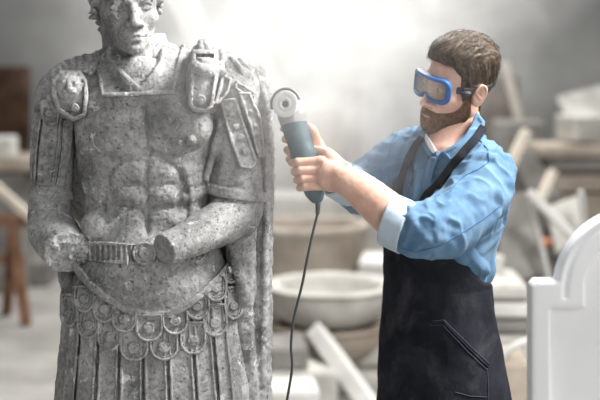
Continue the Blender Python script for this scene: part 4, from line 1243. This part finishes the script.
# --- vessels in the middle
def vessel(name, mat, label, cat, cx, Y, ytop, ybot, rt, rb, wall=.045, belly=0, base=None):
    c = P(cx, ytop, Y); zt = c[2]; zb = P(cx, ybot, Y)[2] if base is None else base
    H = zt-zb; s = Y/FPX; rt *= s; rb *= s
    pr = [(0,0),(rb*.92,0),(rb,.015)]
    for t in (.2,.4,.6,.8,.93): pr.append((rb+(rt-rb)*t + belly*math.sin(math.pi*t), H*t))
    pr += [(rt+.012,H*.94),(rt+.014,H*.985),(rt,H),(rt-wall*.8,H),(rt-wall,H*.97)]
    for t in (.8,.6,.4,.25): pr.append((rb+(rt-rb)*t + belly*math.sin(math.pi*t)-wall, H*t))
    pr.append((0,H*.2))
    o = roughen(MB().lathe(pr, (c[0],Y,zb), seg=40), .004, 8).build(name, M[mat], None, True)
    return tag(o, label, cat)
vessel('stone_basin', 'tan_stone', 'low tan stone bowl under the white basin, behind the cable', 'basin', 328, 6.3, 322, 356, 58, 36, .06, .03, base=.15)
zt = P(326,322,6.3)[2]
vessel('stone_basin', 'limestone', 'wide pale stone basin beside the statue\'s cloak', 'basin', 330, 6.3, 283, 322, 66, 46, .075, .02, base=zt+.004)
to_floor('stone_block', 'grey_stone', 'flat grey stone under the tan bowl', 'stone', 300, 352, 0, 6.1, .4, top=.148)
vessel('stone_pot', 'tan_stone', 'tall tan stone pot behind the basins, left of the man\'s elbow', 'pot', 309, 7.6, 222, 320, 58, 42, .05, .02, base=.0)
slab('stone_post', 'white_stone', 'round-ended pale stone bar leaning below the basins', 'stone', (316,332), (374,412), 17, 5.9, .10, 5.4)
block('stone_block', 'grey_stone', 'rough grey block on the pale rubble beside the cloak', 'stone', 266, 306, 347, 372, 5.6, .3, 6)
to_floor('stone_block', 'limestone', 'wide pale slab under the rough grey block', 'stone', 262, 336, 373, 5.55, .35, 3)
block('stone_block', 'white_stone', 'white sawn block between the white basin and the apron', 'stone', 362, 392, 262, 300, 6.9, .4, -8)
to_floor('stone_block', 'limestone', 'broad pale block standing behind the man\'s apron', 'stone', 352, 400, 308, 6.7, .5, 4)
to_floor('stone_block', 'white_stone', 'low white block in front of the wide pale slab', 'stone', 266, 318, 391, 5.1, .25, 5)
# centre, far
to_floor('stone_block', 'brown_stone', 'brown stone stack seen through the dust right of the grinder', 'stone', 300, 338, 112, 10.5, .6, 5)
to_floor('stone_block', 'grey_stone', 'grey upright slab seen through the dust behind the man\'s hands', 'stone', 340, 372, 84, 11, .3, -6)
to_floor('stone_block', 'limestone', 'long pale block wall low behind the man\'s forearm', 'stone', 268, 400, 196, 9.7, .5, 1)
slab('stone_post', 'white_stone', 'pale beam leaning behind the statue\'s neck', 'beam', (160,-40), (226,87), 26, 8.8, .14, 8.45)
slab('steel_post', 'dark_wood', 'thin dark post in the dust between statue and man', 'post', (357,90), (360,277), 6, 9.6, .06)
to_floor('stone_block', 'limestone', 'tall pale block behind the statue\'s shoulder carrying the leaning beam', 'stone', 208, 250, 88, 8.3, .4)
# --- left side
to_floor('board_screen', 'dark_wood', 'dark brown boarded screen at the left edge', 'screen', -30, 28, 66, 10.5, .12, 0)
block('stone_block', 'white_stone', 'small white block at the left edge on the long slab', 'stone', -18, 11, 137, 158, 9.0, .25)
block('stone_slab', 'tan_stone', 'long tan slab on the crates left of the statue', 'slab', -60, 38, 158, 172, 8.9, .6, 2)
to_floor('stone_block', 'grey_stone', 'grey block carrying the long tan slab', 'stone', -50, 22, 173, 8.95, .5, 2)
slab('timber_plank', 'pale_wood', 'pale plank leaning across the left edge', 'plank', (-16,176), (36,222), 9, 8.0, .05, 7.8)
def trestle():
    t = thing('wooden_trestle', P(14,312,8.2)*[1,1,0], 'brown wooden trestle standing left of the statue', 'trestle')
    Y0 = 7.9; zf = 0.0
    top = P(14,226,Y0)
    def leg(a, b):
        a = np.array(a); b = np.array(b); d = b-a
        MB().box((a+b)/2, (.035, np.linalg.norm(d)/2, .022), frame_from(d, (0,-1,.001)), .004).build('leg', M['wood'], t)
    x0, x1 = P(12,0,Y0)[0], P(27,0,Y0)[0]
    leg((x0,Y0,top[2]), (x1+.02,Y0-.1,0.0)); leg((x0,Y0+.05,top[2]), (x0-.10,Y0+.25,0.0))
    leg((x0-.75,Y0,top[2]), (x0-.85,Y0-.1,0.0)); leg((x0-.75,Y0+.05,top[2]), (x0-.7,Y0+.25,0.0))
    MB().box((x0-.35,Y0+.02,top[2]+.035), (.55,.05,.035), bev=.005).build('beam', M['wood'], t)
    MB().box((x0-.35,Y0+.06,.42), (.42,.02,.03), bev=.005).build('stretcher', M['wood'], t)
trestle()
to_floor('stone_block', 'grey_stone', 'low grey block on the floor behind the trestle', 'stone', 26, 48, 262, 9.2, .4, 0)
to_floor('stone_block', 'tan_stone', 'long low tan block on the floor at the left edge', 'stone', -30, 22, 244, 9.3, .4)
# --- right side
def lean(name, mat, label, cat, quad, Y, th=.05, Yt=None):
    """flat slab with four photo corners (tl,tr,br,bl); the top may stand further back"""
    Yt = Yt or Y
    c = [P(*quad[0],Yt),P(*quad[1],Yt),P(*quad[2],Y),P(*quad[3],Y)]
    n = np.cross(c[1]-c[0], c[3]-c[0]); n /= np.linalg.norm(n)
    if n[1] < 0: n = -n
    v = c + [p + n*th for p in c]
    o = mesh_obj(name, v, [(0,1,2,3),(7,6,5,4),(0,4,5,1),(1,5,6,2),(2,6,7,3),(3,7,4,0)], M[mat], None, False)
    bm_ = o.modifiers.new('bev','BEVEL'); bm_.width = .012; bm_.segments = 2
    return tag(o, label, cat, None, 'thing')
def recalc():
    import bmesh
    for o in COL.objects:
        if o.type == 'MESH' and len(o.data.polygons) < 400:
            b = bmesh.new(); b.from_mesh(o.data); bmesh.ops.recalc_face_normals(b, faces=b.faces); b.to_mesh(o.data); b.free()
lean('stone_slab', 'grey_stone', 'grey sawn slab standing upright just behind the man\'s elbow', 'slab', [(496,196),(529,190),(544,276),(500,284)], 6.0, .07, 6.3)
lean('stone_slab', 'grey_stone', 'grey slab tilted behind the pale timbers', 'slab', [(514,162),(531,148),(562,196),(534,206)], 7.2, .06, 7.3)
lean('stone_slab', 'limestone', 'pale brown square slab leaning left of the white headstone', 'slab', [(546,206),(582,193),(590,236),(556,254)], 6.6, .06, 6.8)
slab('timber_beam', 'pale_wood', 'pale beam leaning up behind the man\'s shoulder', 'beam', (527,131), (505,176), 10, 7.0, .06, 6.9)
slab('timber_beam', 'pale_wood', 'short pale beam leaning over the tilted grey slab', 'beam', (553,171), (538,204), 9, 6.9, .06, 6.8)
slab('timber_beam', 'white_stone', 'long white bar sloping down towards the headstone', 'beam', (529,192), (700,364), 10, 5.9, .07, 5.5)
slab('timber_beam', 'white_stone', 'thin white bar leaning on the upright grey slab', 'beam', (531,200), (577,408), 5, 5.95, .05, 5.85)
slab('timber_beam', 'white_stone', 'thin white upright edge rising behind the headstone', 'beam', (581,190), (600,376), 5, 6.5, .05)
for i, (x0, x1, y0, y1, m, lb) in enumerate(((540,640,146,158,'tan_stone','topmost long brown slab of the stack at right'),(548,640,160,172,'grey_stone','second long slab from the top of the stack at right'),(556,640,175,192,'tan_stone','brown thick slab low in the stack at right'))):
    block('stone_slab', m, lb, 'slab', x0, x1, y0, y1, 8.2, .6, 2-i)
to_floor('stone_block', 'tan_stone', 'brown block under the slab stack at right', 'stone', 560, 640, 194, 8.25, .5)
block('stone_block', 'limestone', 'pale rough block on top of the slab stack at right', 'stone', 572, 630, 116, 145, 8.3, .5, 4, amp=.03)
lean('stone_slab', 'limestone', 'pale slab leaning against the far heap at right', 'slab', [(556,96),(604,84),(640,130),(566,116)], 9.2, .06, 9.4)
to_floor('stone_block', 'grey_stone', 'dark grey block in the shade behind the man\'s neck', 'stone', 500, 548, 122, 9.0, .5, -3)
to_floor('stone_block', 'dark_wood', 'dark crate standing behind the man\'s head', 'crate', 484, 520, 76, 11.5, .4)
slab('timber_beam', 'pale_wood', 'tan beam leaning on the dark crate behind the man\'s head', 'beam', (504,62), (555,266), 8, 9.8, .06)
to_floor('stone_block', 'grey_stone', 'squat grey block under the tilted grey slab', 'stone', 522, 558, 208, 7.15, .25)
to_floor('stone_block', 'grey_stone', 'grey block under the pale brown square slab', 'stone', 562, 596, 256, 6.6, .35)
to_floor('stone_block', 'tan_stone', 'tan block under the far pale slab at right', 'stone', 566, 640, 119, 9.5, .4)
block('brick', 'brick', 'red brick lying below the pale square slab', 'brick', 543, 557, 240, 249, 6.72, .12, 10)
to_floor('stone_block', 'grey_stone', 'low grey block beneath the red brick', 'stone', 536, 566, 250, 6.7, .3, 0)
block('stone_block', 'white_stone', 'small white chipped block beside the man\'s waist', 'stone', 488, 501, 256, 282, 5.8, .15, 12, 14, amp=.015)
for i, (x0,x1,y0,y1,m,lb) in enumerate(((484,532,286,300,'limestone','uppermost flat slab beside the apron'),(482,534,303,318,'white_stone','white flat slab in the pile beside the apron'),(486,530,321,334,'grey_stone','grey slab in the pile beside the apron'))):
    block('stone_slab', m, lb, 'slab', x0, x1, y0, y1, 5.5, .5, 2*i-2, amp=.01)
to_floor('stone_block', 'limestone', 'pale base block of the pile beside the apron', 'stone', 484, 534, 336, 5.5, .5)
to_floor('stone_block', 'tan_stone', 'tan block at the apron\'s hem left of the headstone', 'stone', 498, 534, 363, 4.7, .3)
hp = MB().tube([(*P(500,360,4.75),.016),(*P(508,351,4.75),.016),(*P(520,344,4.75),.016),(*P(536,340,4.75),.016),(*P(556,342,4.78),.016)], 10)
tag(hp.build('hose', M['white_stone'], None, True), 'pale curved hose lying over the tan block', 'hose')
recalc()
# --- white marble headstone in front at the right
HSY = 2.3; hs_s = HSY/FPX
HST = Field(P(522,0,HSY)*[1,1,0]+[0,-.03,0], P(765,205,HSY)+[0,.13,0], .004)
def hst(X, Y, Z):
    U = 300 + X/HSY*FPX; W = HY - (Z-CAMZ)/HSY*FPX
    s_ = hs_s; C = (642, 291)
    rr = np.sqrt((U-C[0])**2 + (W-C[1])**2)
    a = np.abs(U-C[0])
    dome = np.where(W < C[1]+3, np.sqrt((U-C[0])**2+(W-C[1]-3)**2)-84.5, a-84.5)
    body = np.maximum(a-110, 282-W) ; ch = (a + (282-W)*1.0) - 104.5   # cut shoulder corner
    body = np.maximum(body, ch*.7)
    shape = np.minimum(dome, body)
    hold = np.maximum(shape, -(rr-0)*0-1e9) * s_
    # front relief: raised border, arch band, recessed field
    arch = np.where(W < C[1], rr, a) - 57
    panel = np.maximum(a-91, 309-W)
    rec = np.minimum(np.where(W < C[1]+30, arch, 1e3), panel)
    bandr = np.maximum(np.abs(np.where(W<C[1], rr, a)-76)-1.2, W-C[1]-6)
    front = HSY + np.where(rec < 0, .028, 0) 
    front = front + .028*np.clip(1 - np.clip(rec, -3, 0)/-3, 0, 1)*0
    ramp_ = np.clip(-rec/2.2, 0, 1); front = HSY + .028*ramp_ + .004*np.clip(1-bandr/1.5, 0, 1)
    d = np.maximum(hold, np.maximum(front - Y, Y - (HSY+.055)))
    base = np.maximum(np.maximum(a-118, Z/1.0*0 + (.10 - Z)*-1/ s_*1.0)*s_, np.maximum(HSY-.02-Y, Y-HSY-.075))
    return np.minimum(d, base)
HST.cut(lambda X,Y,Z: X*0+Y*0+Z*0-1); HST.D[:] = 1
HST.add((hst, HST.lo, HST.lo+HST.n*HST.h), 0, .05)
v, q = HST.mesh()
tag(mesh_obj('headstone', relax(v,q,1,.3), q, M['marble']), 'white marble headstone with an arched top at the right edge', 'headstone')
# ------------------------------------------------------------------ dust, light, camera
def area(name, loc_, to, energy, size, col=(1,1,1), sy=None):
    l = bpy.data.lights.new(name, 'AREA'); l.energy = energy; l.size = size; l.color = col
    if sy: l.shape = 'RECTANGLE'; l.size_y = sy
    o = bpy.data.objects.new(name, l); COL.objects.link(o); o.location = loc_
    o.rotation_euler = (Vector(to)-Vector(loc_)).to_track_quat('-Z','Y').to_euler(); return o
area('roof_light_back', (.1,7.5,5.2), (0,3.2,1.5), 360, 1.6, (1,.99,.96))
area('roof_light_right', (1.9,2.5,3.7), (-.25,2.8,1.45), 300, 1.0, (1,.99,.97))
area('fill_light_front', (2.2,-1.6,2.6), (-.1,2.8,1.3), 72, 2.2, (.97,.98,1))  # added soft fill from front right, no doorway; brightens figures and headstone
area('fill_light_far', (1.0,10.2,5.0), (1.2,11,0), 300, 4.5, (1,1,.98), 3.5)  # added fill lamp, no roof opening; lifts the far floor and back wall
w = bpy.data.worlds.new('world'); SC.world = w; w.use_nodes = True
w.node_tree.nodes['Background'].inputs[0].default_value = (.86,.88,.90,1); w.node_tree.nodes['Background'].inputs[1].default_value = .30
def dust(name, c, r, dens, label, aniso=.45, scale=3.6, warp=1):
    bm_ = MB(); pr = [(math.sin(t)*1.0, -math.cos(t)) for t in np.linspace(.001, math.pi-.001, 18)]
    v = MB().lathe(pr, (0,0,0), seg=28); vs = np.vstack(v.v)*np.array(r)
    o = mesh_obj(name, vs, v.f, bpy.data.materials.new(name), None, True); o.location = c
    m = o.data.materials[0]; m.use_nodes = True; nt = m.node_tree; nt.nodes.remove(nt.nodes['Principled BSDF'])
    vol = nd(nt, 'ShaderNodeVolumePrincipled', Anisotropy=aniso); vol.inputs['Color'].default_value = (.97,.965,.95,1)
    mp = nd(nt, 'ShaderNodeMapping'); mp.inputs['Scale'].default_value = tuple(1/x for x in r)
    nt.links.new(coord(nt), mp.inputs[0])
    ln = nd(nt, 'ShaderNodeVectorMath', operation='LENGTH'); nt.links.new(mp.outputs[0], ln.inputs[0])
    mr = nd(nt, 'ShaderNodeMapRange'); mr.inputs['From Min'].default_value = 1; mr.inputs['From Max'].default_value = 0
    mr.interpolation_type = 'SMOOTHSTEP'
    nt.links.new(ln.outputs['Value'], mr.inputs['Value'])
    nz = noise(nt, scale, 3, .55, coord(nt, (1,1,1)), dist=1.6)
    cr = ramp(nt, nz, [(.38,(.04,.04,.04)),(.50,(.45,.45,.45)),(.64,(1.3,1.3,1.3))])
    mu = nd(nt, 'ShaderNodeMath', operation='MULTIPLY'); nt.links.new(mr.outputs[0], mu.inputs[0]); nt.links.new(cr, mu.inputs[1])
    m2 = nd(nt, 'ShaderNodeMath', operation='MULTIPLY'); nt.links.new(mu.outputs[0], m2.inputs[0]); m2.inputs[1].default_value = dens
    nt.links.new(m2.outputs[0], vol.inputs['Density']); nt.links.new(vol.outputs[0], nt.nodes['Material Output'].inputs['Volume'])
    m.cycles.volume_step_rate = 3
    tag(o, label, 'dust cloud', kind='stuff')
dust('stone_dust', (-.02,2.85,1.68), (.50,.55,.48), 2.7, 'dense white dust puff around the spinning grinder disc')
dust('stone_dust', (.0,4.1,2.0), (1.1,1.5,1.0), 1.35, 'white stone dust drifting between the statue and the man')
cam = bpy.data.cameras.new('camera'); co = bpy.data.objects.new('camera', cam); COL.objects.link(co)
co.location = (0,0,CAMZ); co.rotation_euler = (math.pi/2,0,0); cam.lens = 70; cam.sensor_width = 36
cam.shift_y = -(200-HY)/600
cam.dof.use_dof = True; cam.dof.focus_distance = 2.72; cam.dof.aperture_fstop = 2.0
SC.camera = co
SC.view_settings.view_transform = 'Standard'; SC.view_settings.look = 'None'
SC.view_settings.exposure = 0.0; SC.view_settings.gamma = 1.0
SC.cycles.volume_bounces = 1; SC.cycles.use_denoising = True
